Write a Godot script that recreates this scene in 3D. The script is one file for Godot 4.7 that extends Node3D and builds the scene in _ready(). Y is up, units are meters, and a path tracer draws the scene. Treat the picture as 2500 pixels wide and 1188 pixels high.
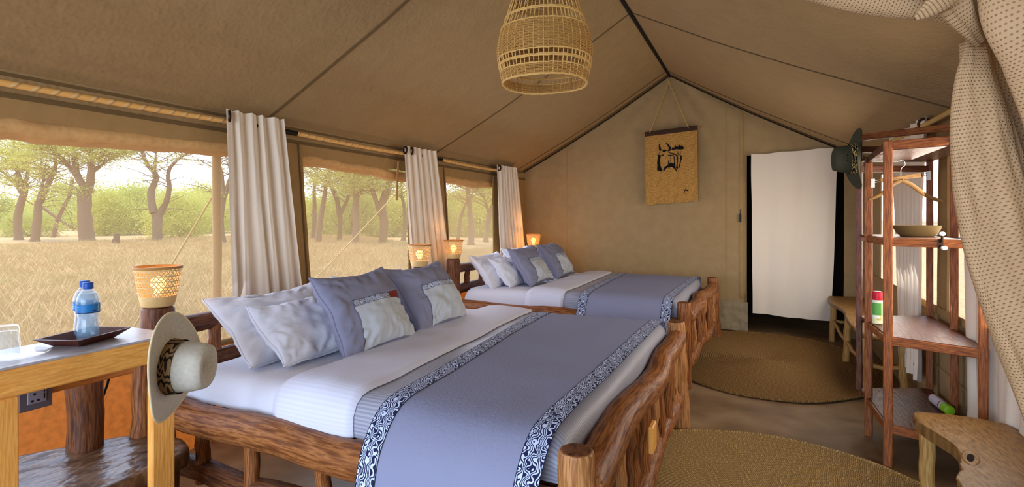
extends Node3D
# A safari tent interior. x runs across the tent (window wall at -3.1), -z is the far end, y is up.

const WL := -3.1      # inside of the window wall
const WR := 1.1       # inside of the opposite wall
const ZB := -7.15     # far gable wall
const ZF := 3.0      # unseen open front, set far enough to enclose the entrance lamp
const RX := -1.04     # ridge
const RY := 3.25
const EY := 2.07      # eaves
var rng := RandomNumberGenerator.new()
var nz := FastNoiseLite.new()
var M := {}

func _ready() -> void:
	rng.seed = 7
	nz.seed = 3
	nz.frequency = 1.0
	nz.fractal_octaves = 2
	# ---- camera
	var cam := Camera3D.new()
	cam.name = "camera"
	cam.projection = Camera3D.PROJECTION_FRUSTUM
	cam.near = 0.1
	cam.far = 400.0
	cam.size = 2.0 * 594.0 / 1295.0 * 0.1
	cam.frustum_offset = Vector2(0.0, -64.0 / 1295.0 * 0.1)
	cam.position = Vector3(0, 1.4, 0)
	cam.rotation.y = atan(600.0 / 1295.0)
	add_child(cam)
	cam.current = true
	# ---- sky, sun, exposure
	var env := Environment.new()
	env.background_mode = Environment.BG_SKY
	var sm := ProceduralSkyMaterial.new()
	sm.sky_top_color = Color(0.62, 0.76, 0.95)
	sm.sky_horizon_color = Color(0.93, 0.955, 0.99)
	sm.sky_curve = 0.16
	sm.ground_bottom_color = Color(0.62, 0.52, 0.36)
	sm.ground_horizon_color = Color(0.8, 0.75, 0.62)
	sm.sky_energy_multiplier = 1.75
	sm.sun_angle_max = 1.0
	var sky := Sky.new()
	sky.sky_material = sm
	env.sky = sky
	env.tonemap_mode = Environment.TONE_MAPPER_LINEAR
	env.tonemap_exposure = 1.35
	env.sdfgi_enabled = true
	env.ssao_enabled = true
	env.ssil_enabled = true
	var we := WorldEnvironment.new()
	we.name = "world"
	we.environment = env
	add_child(we)
	var sun := DirectionalLight3D.new()
	sun.name = "sun"
	sun.light_color = Color(1.0, 0.93, 0.78)
	sun.light_energy = 1.4
	sun.light_angular_distance = 0.6
	sun.shadow_enabled = true
	add_child(sun)
	var el := deg_to_rad(57.0)
	var toward := Vector3(cos(el) * 0.97, -sin(el), cos(el) * -0.22)
	sun.look_at_from_position(Vector3.ZERO, toward, Vector3.UP)
	# area lamp out of view at the open front, lights the beds and far end
	area_lamp("unseen_entrance_light", Vector3(-1.0, 1.5, ZF - 0.1), Vector3(0, -0.06, -1), Vector2(3.7, 2.3), Color(0.79, 0.88, 1.0), 18.5)
	# fill lamps added just inside the side windows to brighten the interior
	for q in [[-1.4, 1.9], [-3.6, 1.3], [-5.6, 1.3]]:
		area_lamp("window_fill_light", Vector3(WL + 0.24, 1.22, q[0]), Vector3(1, -0.25, 0), Vector2(q[1], 1.1), Color(0.90, 0.92, 1.0), 0.95)
	for q in [[-3.45, 1.5], [-5.4, 1.7]]:
		area_lamp("window_fill_light", Vector3(WR - 0.13, 1.32, q[0]), Vector3(-1, -0.15, 0), Vector2(q[1], 0.95), Color(1.0, 0.96, 0.90), 1.7)

	materials()
	setting()
	outdoors()
	beds()
	furniture()
	hangings()

func area_lamp(called: String, at: Vector3, dir: Vector3, size: Vector2, col: Color, energy: float) -> void:
	var a := AreaLight3D.new()
	a.name = numbered(called)
	a.area_size = size
	a.light_color = col
	a.light_energy = energy
	a.area_normalize_energy = true
	a.area_range = 20.0
	a.area_attenuation = 2.0
	a.shadow_enabled = true
	add_child(a)
	a.look_at_from_position(at, at + dir, Vector3.UP)

# ------------------------------------------------------------------ mesh building
class MB:
	var v := PackedVector3Array()
	var n := PackedVector3Array()
	var uv := PackedVector2Array()
	var ix := PackedInt32Array()

	func tri(a: int, b: int, c: int) -> void:   # a, b, c counter-clockwise seen from outside
		ix.append(a)
		ix.append(c)
		ix.append(b)

	func quad(a: Vector3, b: Vector3, c: Vector3, d: Vector3) -> void:
		var k := v.size()
		var nn := (b - a).cross(c - a)
		if nn.length_squared() < 1e-16:
			nn = (c - a).cross(d - a)
		nn = nn.normalized()
		var w := a.distance_to(b)
		var h := b.distance_to(c)
		v.append_array(PackedVector3Array([a, b, c, d]))
		n.append_array(PackedVector3Array([nn, nn, nn, nn]))
		uv.append_array(PackedVector2Array([Vector2(0, 0), Vector2(w, 0), Vector2(w, h), Vector2(0, h)]))
		tri(k, k + 1, k + 2)
		tri(k, k + 2, k + 3)

	func tri3(a: Vector3, b: Vector3, c: Vector3) -> void:
		var k := v.size()
		var nn := (b - a).cross(c - a).normalized()
		v.append_array(PackedVector3Array([a, b, c]))
		n.append_array(PackedVector3Array([nn, nn, nn]))
		uv.append_array(PackedVector2Array([Vector2(0, 0), Vector2(a.distance_to(b), 0), Vector2(0, a.distance_to(c))]))
		tri(k, k + 1, k + 2)

	# smooth grid of points p[j * (nu + 1) + i]; outward normal is du x dv
	func sheet(p: PackedVector3Array, t: PackedVector2Array, nu: int, nv: int, wrap := false, flip := false) -> void:
		var k := v.size()
		var w := nu + 1
		var acc := PackedVector3Array()
		acc.resize(p.size())
		for j in nv:
			for i in nu:
				var a := j * w + i
				var b := a + 1
				var c := a + w + 1
				var d := a + w
				var f := (p[b] - p[a]).cross(p[c] - p[a]) + (p[c] - p[a]).cross(p[d] - p[a])
				if flip:
					f = -f
				acc[a] += f
				acc[b] += f
				acc[c] += f
				acc[d] += f
				if flip:
					tri(k + a, k + c, k + b)
					tri(k + a, k + d, k + c)
				else:
					tri(k + a, k + b, k + c)
					tri(k + a, k + c, k + d)
		if wrap:
			for j in nv + 1:
				var s := acc[j * w] + acc[j * w + nu]
				acc[j * w] = s
				acc[j * w + nu] = s
		for i in acc.size():
			acc[i] = acc[i].normalized() if acc[i].length_squared() > 1e-20 else Vector3.UP
		v.append_array(p)
		n.append_array(acc)
		uv.append_array(t)

	func grid(nu: int, nv: int, f: Callable, su := 1.0, sv := 1.0, wrap := false, flip := false) -> void:
		var p := PackedVector3Array()
		var t := PackedVector2Array()
		for j in nv + 1:
			for i in nu + 1:
				p.append(f.call(float(i) / nu, float(j) / nv))
				t.append(Vector2(su * i / nu, sv * j / nv))
		sheet(p, t, nu, nv, wrap, flip)

	# round bar along points with radii; r may wobble by rough (a share of the radius)
	func tube(pts: Array, rad: Array, sides := 12, caps := true, noise: FastNoiseLite = null, rough := 0.0, nf := 6.0, squash := 1.0) -> void:
		var p := PackedVector3Array()
		var t := PackedVector2Array()
		var m := pts.size()
		var x := Vector3.ZERO
		var along := 0.0
		var ends := []
		for j in m:
			var a: Vector3 = pts[maxi(j - 1, 0)]
			var b: Vector3 = pts[mini(j + 1, m - 1)]
			var z := (b - a).normalized()
			if j == 0:
				x = z.cross(Vector3.UP if absf(z.y) < 0.9 else Vector3.RIGHT).normalized()
			else:
				x = (x - z * x.dot(z)).normalized()
				along += (pts[j] as Vector3).distance_to(pts[j - 1])
			var y := z.cross(x)
			var ring := PackedVector3Array()
			for i in sides + 1:
				var g := TAU * (i % sides) / sides
				var r: float = rad[j]
				var d := x * cos(g) + y * sin(g) * squash
				if noise:
					var q: Vector3 = pts[j] + d * r
					r *= 1.0 + rough * noise.get_noise_3d(q.x * nf, q.y * nf, q.z * nf)
				var pos: Vector3 = pts[j] + d * r
				p.append(pos)
				ring.append(pos)
				t.append(Vector2(float(i) / sides, along))
			if j == 0 or j == m - 1:
				ends.append([ring, z])
		sheet(p, t, sides, m - 1, true)
		if caps:
			fan(ends[0][0], -ends[0][1])
			fan(ends[1][0], ends[1][1])

	func fan(ring: PackedVector3Array, nn: Vector3) -> void:
		var k := v.size()
		var c := Vector3.ZERO
		for i in ring.size() - 1:
			c += ring[i]
		c /= ring.size() - 1
		v.append(c)
		n.append(nn)
		uv.append(Vector2(0.5, 0.5))
		var ux := (ring[0] - c)
		var r0 := maxf(ux.length(), 1e-4)
		ux = ux / r0
		var uy := nn.cross(ux)
		for q in ring:
			v.append(q)
			n.append(nn)
			uv.append(Vector2(0.5 + (q - c).dot(ux) * 2.0, 0.5 + (q - c).dot(uy) * 2.0))
		for i in ring.size() - 1:
			if (ring[i] - c).cross(ring[i + 1] - c).dot(nn) > 0.0:
				tri(k, k + 1 + i, k + 2 + i)
			else:
				tri(k, k + 2 + i, k + 1 + i)

	# box with chamfered edges
	func box(c: Vector3, s: Vector3, bevel := 0.004, bs := Basis.IDENTITY) -> void:
		var h := s * 0.5
		var e := minf(bevel, minf(h.x, minf(h.y, h.z)) * 0.49)
		var P := func(x: float, y: float, z: float) -> Vector3: return c + bs * Vector3(x, y, z)
		for ax in 3:
			for sg in [-1.0, 1.0]:
				var o := [0.0, 0.0, 0.0]
				var a1 := (ax + 1) % 3
				var a2 := (ax + 2) % 3
				var q := []
				for st in [[-1, -1], [1, -1], [1, 1], [-1, 1]]:
					o = [0.0, 0.0, 0.0]
					o[ax] = sg * h[ax]
					o[a1] = st[0] * (h[a1] - e)
					o[a2] = st[1] * (h[a2] - e)
					q.append(P.call(o[0], o[1], o[2]))
				if sg > 0:
					quad(q[0], q[1], q[2], q[3])
				else:
					quad(q[3], q[2], q[1], q[0])
				# the chamfers towards a1
				for s1 in [-1.0, 1.0]:
					var g := []
					for w in [[ax, -1.0], [ax, 1.0], [a1, 1.0], [a1, -1.0]]:
						o = [0.0, 0.0, 0.0]
						o[ax] = sg * (h[ax] - (0.0 if w[0] == ax else e))
						o[a1] = s1 * (h[a1] - (0.0 if w[0] == a1 else e))
						o[a2] = w[1] * (h[a2] - e)
						g.append(P.call(o[0], o[1], o[2]))
					var nn: Vector3 = (g[1] - g[0]).cross(g[2] - g[0])
					var mid: Vector3 = (g[0] + g[1] + g[2] + g[3]) * 0.25 - c
					if nn.dot(mid) > 0.0:
						quad(g[0], g[1], g[2], g[3])
					else:
						quad(g[3], g[2], g[1], g[0])
		for sx in [-1.0, 1.0]:
			for sy in [-1.0, 1.0]:
				for sz in [-1.0, 1.0]:
					var a: Vector3 = P.call(sx * h.x, sy * (h.y - e), sz * (h.z - e))
					var b: Vector3 = P.call(sx * (h.x - e), sy * h.y, sz * (h.z - e))
					var d: Vector3 = P.call(sx * (h.x - e), sy * (h.y - e), sz * h.z)
					if (b - a).cross(d - a).dot(a - c) > 0.0:
						tri3(a, b, d)
					else:
						tri3(a, d, b)

	# square bar from a to b
	func bar(a: Vector3, b: Vector3, w: float, d: float, bevel := 0.003, up := Vector3.UP) -> void:
		var z := (b - a).normalized()
		var u := up if absf(z.dot(up)) < 0.95 else Vector3.RIGHT
		var x := u.cross(z).normalized()
		var y := z.cross(x)
		box((a + b) * 0.5, Vector3(w, d, a.distance_to(b)), bevel, Basis(x, y, z))

	# turned shape: prof holds (radius, height)
	func lathe(prof: Array, sides := 32, at := Transform3D.IDENTITY, ridges := 0, depth := 0.0) -> void:
		var p := PackedVector3Array()
		var t := PackedVector2Array()
		var along := 0.0
		for j in prof.size():
			if j > 0:
				along += (prof[j] as Vector2).distance_to(prof[j - 1])
			for i in sides + 1:
				var g := -TAU * (i % sides) / sides
				var r: float = prof[j].x * (1.0 + (depth * cos(g * ridges) if ridges else 0.0))
				p.append(at * Vector3(cos(g) * r, prof[j].y, sin(g) * r))
				t.append(Vector2(float(i) / sides, along))
		sheet(p, t, sides, prof.size() - 1, true)

	# flat outline (2D, in the plane of x and y of at) given a thickness along z
	func prism(poly: PackedVector2Array, thick: float, at := Transform3D.IDENTITY) -> void:
		var pl := poly
		if Geometry2D.is_polygon_clockwise(pl):
			pl = pl.duplicate()
			pl.reverse()
		var tr := Geometry2D.triangulate_polygon(pl)
		for side in [0, 1]:
			var k := v.size()
			var z := thick if side else 0.0
			for q in pl:
				v.append(at * Vector3(q.x, q.y, z))
				n.append((at.basis.z * (1.0 if side else -1.0)).normalized())
				uv.append(q)
			for i in range(0, tr.size(), 3):
				var a := pl[tr[i]]
				var b := pl[tr[i + 1]]
				var c := pl[tr[i + 2]]
				var ccw := (b - a).cross(c - a) > 0.0
				if ccw == (side == 1):
					tri(k + tr[i], k + tr[i + 1], k + tr[i + 2])
				else:
					tri(k + tr[i], k + tr[i + 2], k + tr[i + 1])
		for i in pl.size():
			var a := pl[i]
			var b := pl[(i + 1) % pl.size()]
			quad(at * Vector3(a.x, a.y, 0), at * Vector3(b.x, b.y, 0), at * Vector3(b.x, b.y, thick), at * Vector3(a.x, a.y, thick))

	func ball(c: Vector3, r: Vector3, seg := 16) -> void:
		var f := func(u: float, w: float) -> Vector3:
			var a := -TAU * u
			var b := PI * (w - 0.5)
			return c + Vector3(cos(a) * cos(b) * r.x, sin(b) * r.y, sin(a) * cos(b) * r.z)
		grid(seg, seg / 2, f, 1.0, 1.0, true)

	func mesh() -> ArrayMesh:
		var a := []
		a.resize(Mesh.ARRAY_MAX)
		a[Mesh.ARRAY_VERTEX] = v
		a[Mesh.ARRAY_NORMAL] = n
		a[Mesh.ARRAY_TEX_UV] = uv
		a[Mesh.ARRAY_INDEX] = ix
		var m := ArrayMesh.new()
		m.add_surface_from_arrays(Mesh.PRIMITIVE_TRIANGLES, a)
		return m

# ------------------------------------------------------------------ objects
var taken := {}

func numbered(called: String) -> String:
	var k: int = taken.get(called, 0)
	taken[called] = k + 1
	return called if k == 0 else "%s_%03d" % [called, k]

func tag(o: Node3D, label: String, category: String, group := "") -> Node3D:
	o.set_meta("label", label)
	o.set_meta("category", category)
	if group:
		o.set_meta("group", group)
	return o

func thing(called: String, label: String, category: String, at := Vector3.ZERO, group := "") -> Node3D:
	var o := Node3D.new()
	o.name = numbered(called)
	add_child(o)
	o.position = at
	return tag(o, label, category, group)

func part(called: String, mb: MB, mat: Material, parent: Node3D, label := "") -> MeshInstance3D:
	var o := MeshInstance3D.new()
	o.name = called
	o.mesh = mb.mesh()
	o.material_override = mat
	parent.add_child(o, true)
	if label:
		o.set_meta("label", label)
	return o

func struct(called: String, mb: MB, mat: Material) -> MeshInstance3D:
	var o := MeshInstance3D.new()
	o.name = numbered(called)
	o.mesh = mb.mesh()
	o.material_override = mat
	add_child(o)
	o.set_meta("kind", "structure")
	return o

func frame_node(called: String) -> Node3D:
	var o := Node3D.new()
	o.name = numbered(called)
	add_child(o)
	o.set_meta("kind", "structure")
	return o

func copy(src: Node3D, label: String, at: Vector3, group := "") -> Node3D:
	var o: Node3D = src.duplicate()
	o.name = numbered(String(src.name).rstrip("0123456789").trim_suffix("_"))
	add_child(o)
	o.position = at
	o.set_meta("label", label)
	if group:
		o.set_meta("group", group)
	return o

func n3(x: float, y: float, z: float) -> float:
	return nz.get_noise_3d(x, y, z)

func R(a: float, b: float) -> float:
	return rng.randf_range(a, b)

func V(x: float, y: float, z: float) -> Vector3:
	return Vector3(x, y, z)

func curve(pts: Array, steps := 8) -> Array:      # Catmull-Rom through the points
	var out := []
	for i in pts.size() - 1:
		var a: Variant = pts[maxi(i - 1, 0)]
		var b: Variant = pts[i]
		var c: Variant = pts[i + 1]
		var d: Variant = pts[mini(i + 2, pts.size() - 1)]
		for k in steps:
			var t := float(k) / steps
			out.append(b.cubic_interpolate(c, a, d, t) if not (b is float) else cubic_interpolate(b, c, a, d, t))
	out.append(pts[-1])
	return out

func log_points(a: Vector3, b: Vector3, steps: int, bend: float, sd: float) -> Array:
	var out := []
	for i in steps + 1:
		var t := float(i) / steps
		var w := bend * sin(PI * t)
		out.append(a.lerp(b, t) + Vector3(n3(t * 2.0, sd, 0.3), n3(t * 2.0, sd, 7.7), n3(t * 2.0, sd, 15.1)) * w * 2.0)
	return out

# a peeled log: bent, tapering, knobbly, with rounded-off ends
func log_mesh(mb: MB, a: Vector3, b: Vector3, r0: float, r1: float, sd: float, bend := 0.02, sides := 16, squash := 1.0) -> void:
	var steps := maxi(8, int(a.distance_to(b) / 0.06))
	var pts := log_points(a, b, steps, bend, sd)
	var rad := []
	for i in steps + 1:
		rad.append(lerpf(r0, r1, float(i) / steps))
	var dir := (b - a).normalized()
	var e := minf(r0, r1) * 0.12
	pts.insert(1, pts[0] + dir * e)
	rad.insert(1, r0)
	rad[0] = r0 * 0.9
	pts.insert(pts.size() - 1, pts[-1] - dir * e)
	rad.insert(rad.size() - 1, r1)
	rad[-1] = r1 * 0.9
	mb.tube(pts, rad, sides, true, nz, 0.075, 6.0, squash)

# ------------------------------------------------------------------ materials
func ramp(cols: Array) -> Gradient:
	var g := Gradient.new()
	var o := PackedFloat32Array()
	var c := PackedColorArray()
	for k in cols:
		o.append(k[0])
		c.append(k[1])
	g.offsets = o
	g.colors = c
	return g

func noise_tex(freq: float, octaves: int, sd: int, g: Gradient = null, size := 512, as_normal := false, kind := FastNoiseLite.TYPE_SIMPLEX_SMOOTH, bump := 4.0) -> NoiseTexture2D:
	var f := FastNoiseLite.new()
	f.noise_type = kind
	f.frequency = freq
	f.fractal_octaves = octaves
	f.seed = sd
	var t := NoiseTexture2D.new()
	t.width = size
	t.height = size
	t.seamless = true
	t.noise = f
	if g:
		t.color_ramp = g
	if as_normal:
		t.as_normal_map = true
		t.bump_strength = bump
	return t

func img_tex(w: int, h: int, f: Callable) -> ImageTexture:
	var im := Image.create(w, h, false, Image.FORMAT_RGB8)
	for y in h:
		for x in w:
			im.set_pixel(x, y, f.call(x, y))
	return ImageTexture.create_from_image(im)

func mat(called: String, col: Color, rough := 0.8, tex: Texture2D = null, scale := Vector3.ONE, tri := false) -> StandardMaterial3D:
	var m := StandardMaterial3D.new()
	m.resource_name = called
	m.albedo_color = col
	m.roughness = rough
	m.metallic_specular = 0.35
	if tex:
		m.albedo_texture = tex
	m.uv1_scale = scale
	if tri:
		m.uv1_triplanar = true
		m.uv1_world_triplanar = true
	M[called] = m
	return m

func bumped(m: StandardMaterial3D, nt: Texture2D, amount := 1.0) -> StandardMaterial3D:
	m.normal_enabled = true
	m.normal_texture = nt
	m.normal_scale = amount
	return m

func wood(called: String, dark: Color, mid: Color, light: Color, sd: int, rough := 0.5, scale := Vector3(2.0, 0.45, 1)) -> StandardMaterial3D:
	var t := noise_tex(0.022, 5, sd, ramp([[0.0, dark], [0.42, mid], [0.62, light], [0.8, mid], [1.0, dark]]))
	var m := mat(called, Color.WHITE, rough, t, scale)
	bumped(m, tex_grain, 0.35)
	return m

var tex_grain: Texture2D
var tex_cloth: Texture2D

func materials() -> void:
	tex_grain = noise_tex(0.03, 4, 21, null, 256, true, FastNoiseLite.TYPE_SIMPLEX_SMOOTH, 5.0)
	tex_cloth = noise_tex(0.25, 2, 22, null, 256, true, FastNoiseLite.TYPE_VALUE, 3.0)
	var wrinkle := noise_tex(0.012, 3, 23, null, 512, true, FastNoiseLite.TYPE_SIMPLEX_SMOOTH, 6.0)
	# tent canvas
	var canv := noise_tex(0.012, 6, 5, ramp([[0.0, Color(0.61, 0.505, 0.35)], [0.5, Color(0.63, 0.525, 0.365)], [1.0, Color(0.65, 0.545, 0.385)]]))
	bumped(mat("canvas", Color(1, 1, 1), 0.9, canv, Vector3(0.9, 0.9, 0.9), true), tex_cloth, 0.25)
	var cw := bumped(mat("canvas_wall", Color(1, 0.97, 0.9), 0.9, canv, Vector3(1.3, 1.3, 1.3), true), wrinkle, 0.35)
	cw.backlight_enabled = true
	cw.backlight = Color(0.18, 0.13, 0.06)
	var cg := mat("canvas_glow", Color(0.88, 0.70, 0.46), 0.9, tex_soft(), Vector3(2, 2, 2), true)  # daylit glow of the rolled flaps put into a lighter canvas colour
	cg.backlight_enabled = true
	cg.backlight = Color(0.25, 0.2, 0.12)
	var cs := mat("canvas_skirt", Color(0.90, 0.69, 0.40), 0.9, tex_soft(), Vector3(2, 2, 2), true)  # translucent, with the orange of the sun glow put into its colour
	cs.backlight_enabled = true
	cs.backlight = Color(1.0, 0.93, 0.8)
	mat("seam", Color(0.43, 0.345, 0.22), 0.9)
	mat("piping", Color(0.10, 0.08, 0.06), 0.8)
	var fl := noise_tex(0.008, 5, 9, ramp([[0.0, Color(0.46, 0.37, 0.27)], [0.5, Color(0.56, 0.46, 0.34)], [1.0, Color(0.66, 0.57, 0.45)]]))
	bumped(mat("floor", Color(0.92, 0.9, 0.88), 0.42, fl, Vector3(0.5, 0.5, 0.5), true), wrinkle, 0.25)
	mat("groundsheet", Color(0.62, 0.55, 0.42), 0.6, tex_soft(), Vector3(2, 2, 2), true)
	mat("washroom_shade", Color(0.16, 0.13, 0.10), 0.95)  # gloom of the washroom put into the colour
	var fly := mat("fly", Color(0.62, 0.56, 0.42), 0.9)
	fly.backlight_enabled = true
	fly.backlight = Color(0.2, 0.16, 0.1)
	# insect screens: fine net, mostly open, with slant-view haze put into each alpha
	for k in 3:
		var ns := mat("net_%d" % k, Color(0.96, 0.86, 0.70, [0.18, 0.27, 0.35][k]), 1.0)
		ns.transparency = BaseMaterial3D.TRANSPARENCY_ALPHA
		ns.backlight_enabled = true
		ns.backlight = Color(1.0, 0.85, 0.62)
	# wood
	wood("log", Color(0.31, 0.17, 0.085), Color(0.51, 0.30, 0.155), Color(0.64, 0.42, 0.235), 31, 0.42)
	wood("log_dark", Color(0.20, 0.11, 0.06), Color(0.36, 0.21, 0.12), Color(0.47, 0.29, 0.17), 32, 0.5)
	wood("log_pale", Color(0.45, 0.28, 0.15), Color(0.66, 0.45, 0.26), Color(0.75, 0.55, 0.35), 33, 0.45)
	wood("log_end", Color(0.22, 0.12, 0.06), Color(0.36, 0.20, 0.10), Color(0.48, 0.29, 0.15), 34, 0.6, Vector3(1, 1, 1))
	wood("orange_wood", Color(0.90, 0.61, 0.28), Color(0.94, 0.67, 0.33), Color(0.97, 0.72, 0.38), 35, 0.4, Vector3(9.0, 0.6, 1))
	wood("brown_orange", Color(0.62, 0.36, 0.15), Color(0.72, 0.44, 0.19), Color(0.78, 0.50, 0.23), 36, 0.45, Vector3(9.0, 0.6, 1))
	wood("seat_wood", Color(0.22, 0.15, 0.10), Color(0.36, 0.26, 0.18), Color(0.48, 0.37, 0.27), 37, 0.3, Vector3(1.2, 0.5, 1))
	wood("red_wood", Color(0.35, 0.18, 0.08), Color(0.51, 0.275, 0.12), Color(0.61, 0.36, 0.165), 38, 0.5, Vector3(9.0, 0.6, 1))
	wood("red_dark", Color(0.24, 0.125, 0.07), Color(0.35, 0.19, 0.11), Color(0.42, 0.245, 0.15), 39, 0.42, Vector3(7.0, 0.7, 1))
	wood("bench_wood", Color(0.38, 0.265, 0.13), Color(0.50, 0.365, 0.19), Color(0.58, 0.43, 0.235), 40, 0.45, Vector3(5.0, 1.0, 1))
	wood("bench_leg", Color(0.58, 0.42, 0.20), Color(0.72, 0.55, 0.30), Color(0.80, 0.64, 0.38), 41, 0.5)
	mat("table_top", Color(0.74, 0.73, 0.76), 0.3, tex_soft(), Vector3(2, 2, 2), true)
	mat("crack", Color(0.07, 0.04, 0.03), 0.95)
	# cloth
	var w := bumped(mat("white_cloth", Color(0.84, 0.855, 0.905), 0.85, null, Vector3(1.5, 1.5, 1.5), true), tex_cloth, 0.12)
	w.rim_enabled = true
	w.rim = 0.2
	var cur := bumped(mat("curtain_cloth", Color(0.90, 0.845, 0.765), 0.9, null, Vector3(1.5, 1.5, 1.5), true), tex_cloth, 0.15)
	cur.backlight_enabled = true
	cur.backlight = Color(0.3, 0.3, 0.3)
	var stripe := img_tex(4, 64, func(_x: int, y: int) -> Color: return Color(0.88, 0.89, 0.93) if (y / 4) % 2 == 0 else Color(0.855, 0.865, 0.91))
	mat("striped_sheet", Color(0.95, 0.95, 0.97), 0.55, stripe, Vector3(1, 9.0, 1))
	var satin := img_tex(4, 64, func(_x: int, y: int) -> Color: return Color(0.66, 0.67, 0.71) if (y / 4) % 2 == 0 else Color(0.57, 0.58, 0.63))
	mat("grey_satin", Color(0.98, 0.98, 1.0), 0.38, satin, Vector3(1, 9.0, 1))
	bumped(mat("grey_cloth", Color(0.535, 0.55, 0.655), 0.9, null, Vector3(2, 2, 2), true), tex_cloth, 0.2)
	bumped(mat("cushion_grey", Color(0.51, 0.515, 0.60), 0.92, null, Vector3(3, 3, 3), true), tex_cloth, 0.2)
	mat("cushion_pale", Color(0.72, 0.745, 0.775), 0.85)
	var zf := FastNoiseLite.new()
	zf.seed = 11
	zf.frequency = 0.03
	zf.fractal_type = FastNoiseLite.FRACTAL_NONE
	var zebra := img_tex(256, 96, func(x: int, y: int) -> Color:
		var a := TAU * x / 256.0
		var e := zf.get_noise_3d(cos(a) * 40.0, sin(a) * 40.0, y * 1.0)
		var g := zf.get_noise_3d(cos(a) * 40.0 + 100.0, sin(a) * 40.0, y * 1.0)
		var s := sin(y * 0.56 + e * 9.0 + absf(sin(x * PI / 64.0)) * 5.0 + g * 3.0)
		if y < 3 or y > 92:
			return Color(0.06, 0.07, 0.16)
		return Color(0.80, 0.85, 0.95) if s > 0.05 else Color(0.09, 0.11, 0.26))
	mat("zebra", Color.WHITE, 0.8, zebra, Vector3(1, 1, 1))
	var band := img_tex(256, 96, func(x: int, y: int) -> Color:
		var a := TAU * x / 256.0
		var e := zf.get_noise_3d(cos(a) * 40.0 + 50.0, sin(a) * 40.0, y * 1.0)
		var s := sin(x * PI * 20.0 / 128.0 + sin(y * 0.14) * 2.2 + e * 9.0)
		var c := Color(0.78, 0.80, 0.86) if s > -0.2 else Color(0.33, 0.37, 0.50)
		return Color(0.17, 0.18, 0.27) if y < 5 or y > 90 else c)
	mat("band", Color.WHITE, 0.85, band, Vector3(1, 1, 1))
	mat("red_patch", Color(0.50, 0.20, 0.15), 0.85, tex_soft(), Vector3(9, 9, 9), true)
	# khaki woven drape
	var weave := img_tex(64, 64, func(x: int, y: int) -> Color:
		var gx := fposmod(x / 16.0 + (0.5 if (y / 16) % 2 else 0.0), 1.0) - 0.5
		var gy := fposmod(y / 16.0, 1.0) - 0.5
		var hole := clampf(1.0 - sqrt(gx * gx * 14.0 + gy * gy * 42.0), 0.0, 1.0)
		return Color(0.73, 0.62, 0.49).lerp(Color(0.36, 0.275, 0.19), hole * 0.62))
	var weave_h := img_tex(64, 64, func(x: int, y: int) -> Color:
		var gx := fposmod(x / 16.0 + (0.5 if (y / 16) % 2 else 0.0), 1.0) - 0.5
		var gy := fposmod(y / 16.0, 1.0) - 0.5
		var hole := clampf(1.0 - sqrt(gx * gx * 9.0 + gy * gy * 26.0), 0.0, 1.0)
		return Color.from_hsv(0, 0, 1.0 - hole))
	var kd := mat("khaki_weave", Color(0.98, 0.95, 0.90), 0.55, weave, Vector3(32, 32, 1))
	kd.heightmap_enabled = true
	kd.heightmap_texture = weave_h
	kd.heightmap_scale = 0.25
	var sis := img_tex(128, 64, func(x: int, y: int) -> Color:
		var h := fposmod(sin(float((x / 11) * 91 + (y / 2) * 57)) * 437.5, 1.0)
		return Color(0.60, 0.44, 0.22).lerp(Color(0.76, 0.59, 0.33), h))
	bumped(mat("sisal_mat", Color(1, 0.98, 0.95), 0.95, sis, Vector3(3, 3, 1)), tex_cloth, 0.6)
	var rugt := img_tex(128, 32, func(x: int, y: int) -> Color:
		var ph := fposmod(x / 8.0 + y / 22.0, 1.0)
		var h := fposmod(sin(float((x / 8) * 131 + (y / 11) * 71)) * 437.5, 1.0)
		var c := Color(0.58, 0.47, 0.30).lerp(Color(0.82, 0.70, 0.48), h * 0.8)
		return Color(0.36, 0.27, 0.16) if ph < 0.24 else c)
	mat("rug", Color(0.98, 0.96, 0.9), 0.9, rugt, Vector3(1, 1, 1))
	mat("rug_dark", Color(0.80, 0.74, 0.64), 0.9, rugt, Vector3(1, 1, 1))  # darker tone of the same weave
	# basketry
	mat("bamboo", Color(0.86, 0.72, 0.48), 0.6, tex_soft(), Vector3(8, 8, 8), true)
	mat("bamboo_rim", Color(0.64, 0.46, 0.24), 0.55)
	mat("wicker", Color(0.88, 0.71, 0.42), 0.62, tex_soft(), Vector3(14, 14, 14), true)
	mat("weave_strand", Color(0.74, 0.56, 0.30), 0.65, tex_soft(), Vector3(20, 20, 20), true)
	mat("wicker_dark", Color(0.46, 0.37, 0.22), 0.7, tex_soft(), Vector3(14, 14, 14), true)
	var bulb := mat("bulb", Color(1, 0.9, 0.7), 0.4)
	bulb.emission_enabled = true
	bulb.emission = Color(1.0, 0.74, 0.36)
	bulb.emission_energy_multiplier = 3.0
	# rods
	var rodt := img_tex(32, 32, func(x: int, y: int) -> Color:
		var s := (x + y) % 32
		return Color(0.90, 0.70, 0.40) if s < 20 else (Color(0.89, 0.76, 0.52) if s < 27 else Color(0.76, 0.58, 0.36)))
	mat("rod", Color.WHITE, 0.35, rodt, Vector3(1, 13, 1))
	mat("bamboo_rod", Color(0.82, 0.66, 0.36), 0.4)
	mat("black", Color(0.04, 0.035, 0.03), 0.5)
	var bronze := mat("bronze", Color(0.20, 0.13, 0.09), 0.4)
	bronze.metallic = 0.6
	var metal := mat("metal", Color(0.75, 0.74, 0.72), 0.3)
	metal.metallic = 0.9
	mat("brown_metal", Color(0.36, 0.29, 0.20), 0.5)
	mat("porcelain", Color(0.93, 0.93, 0.91), 0.2)
	mat("white_plastic", Color(0.86, 0.87, 0.86), 0.4)
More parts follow.
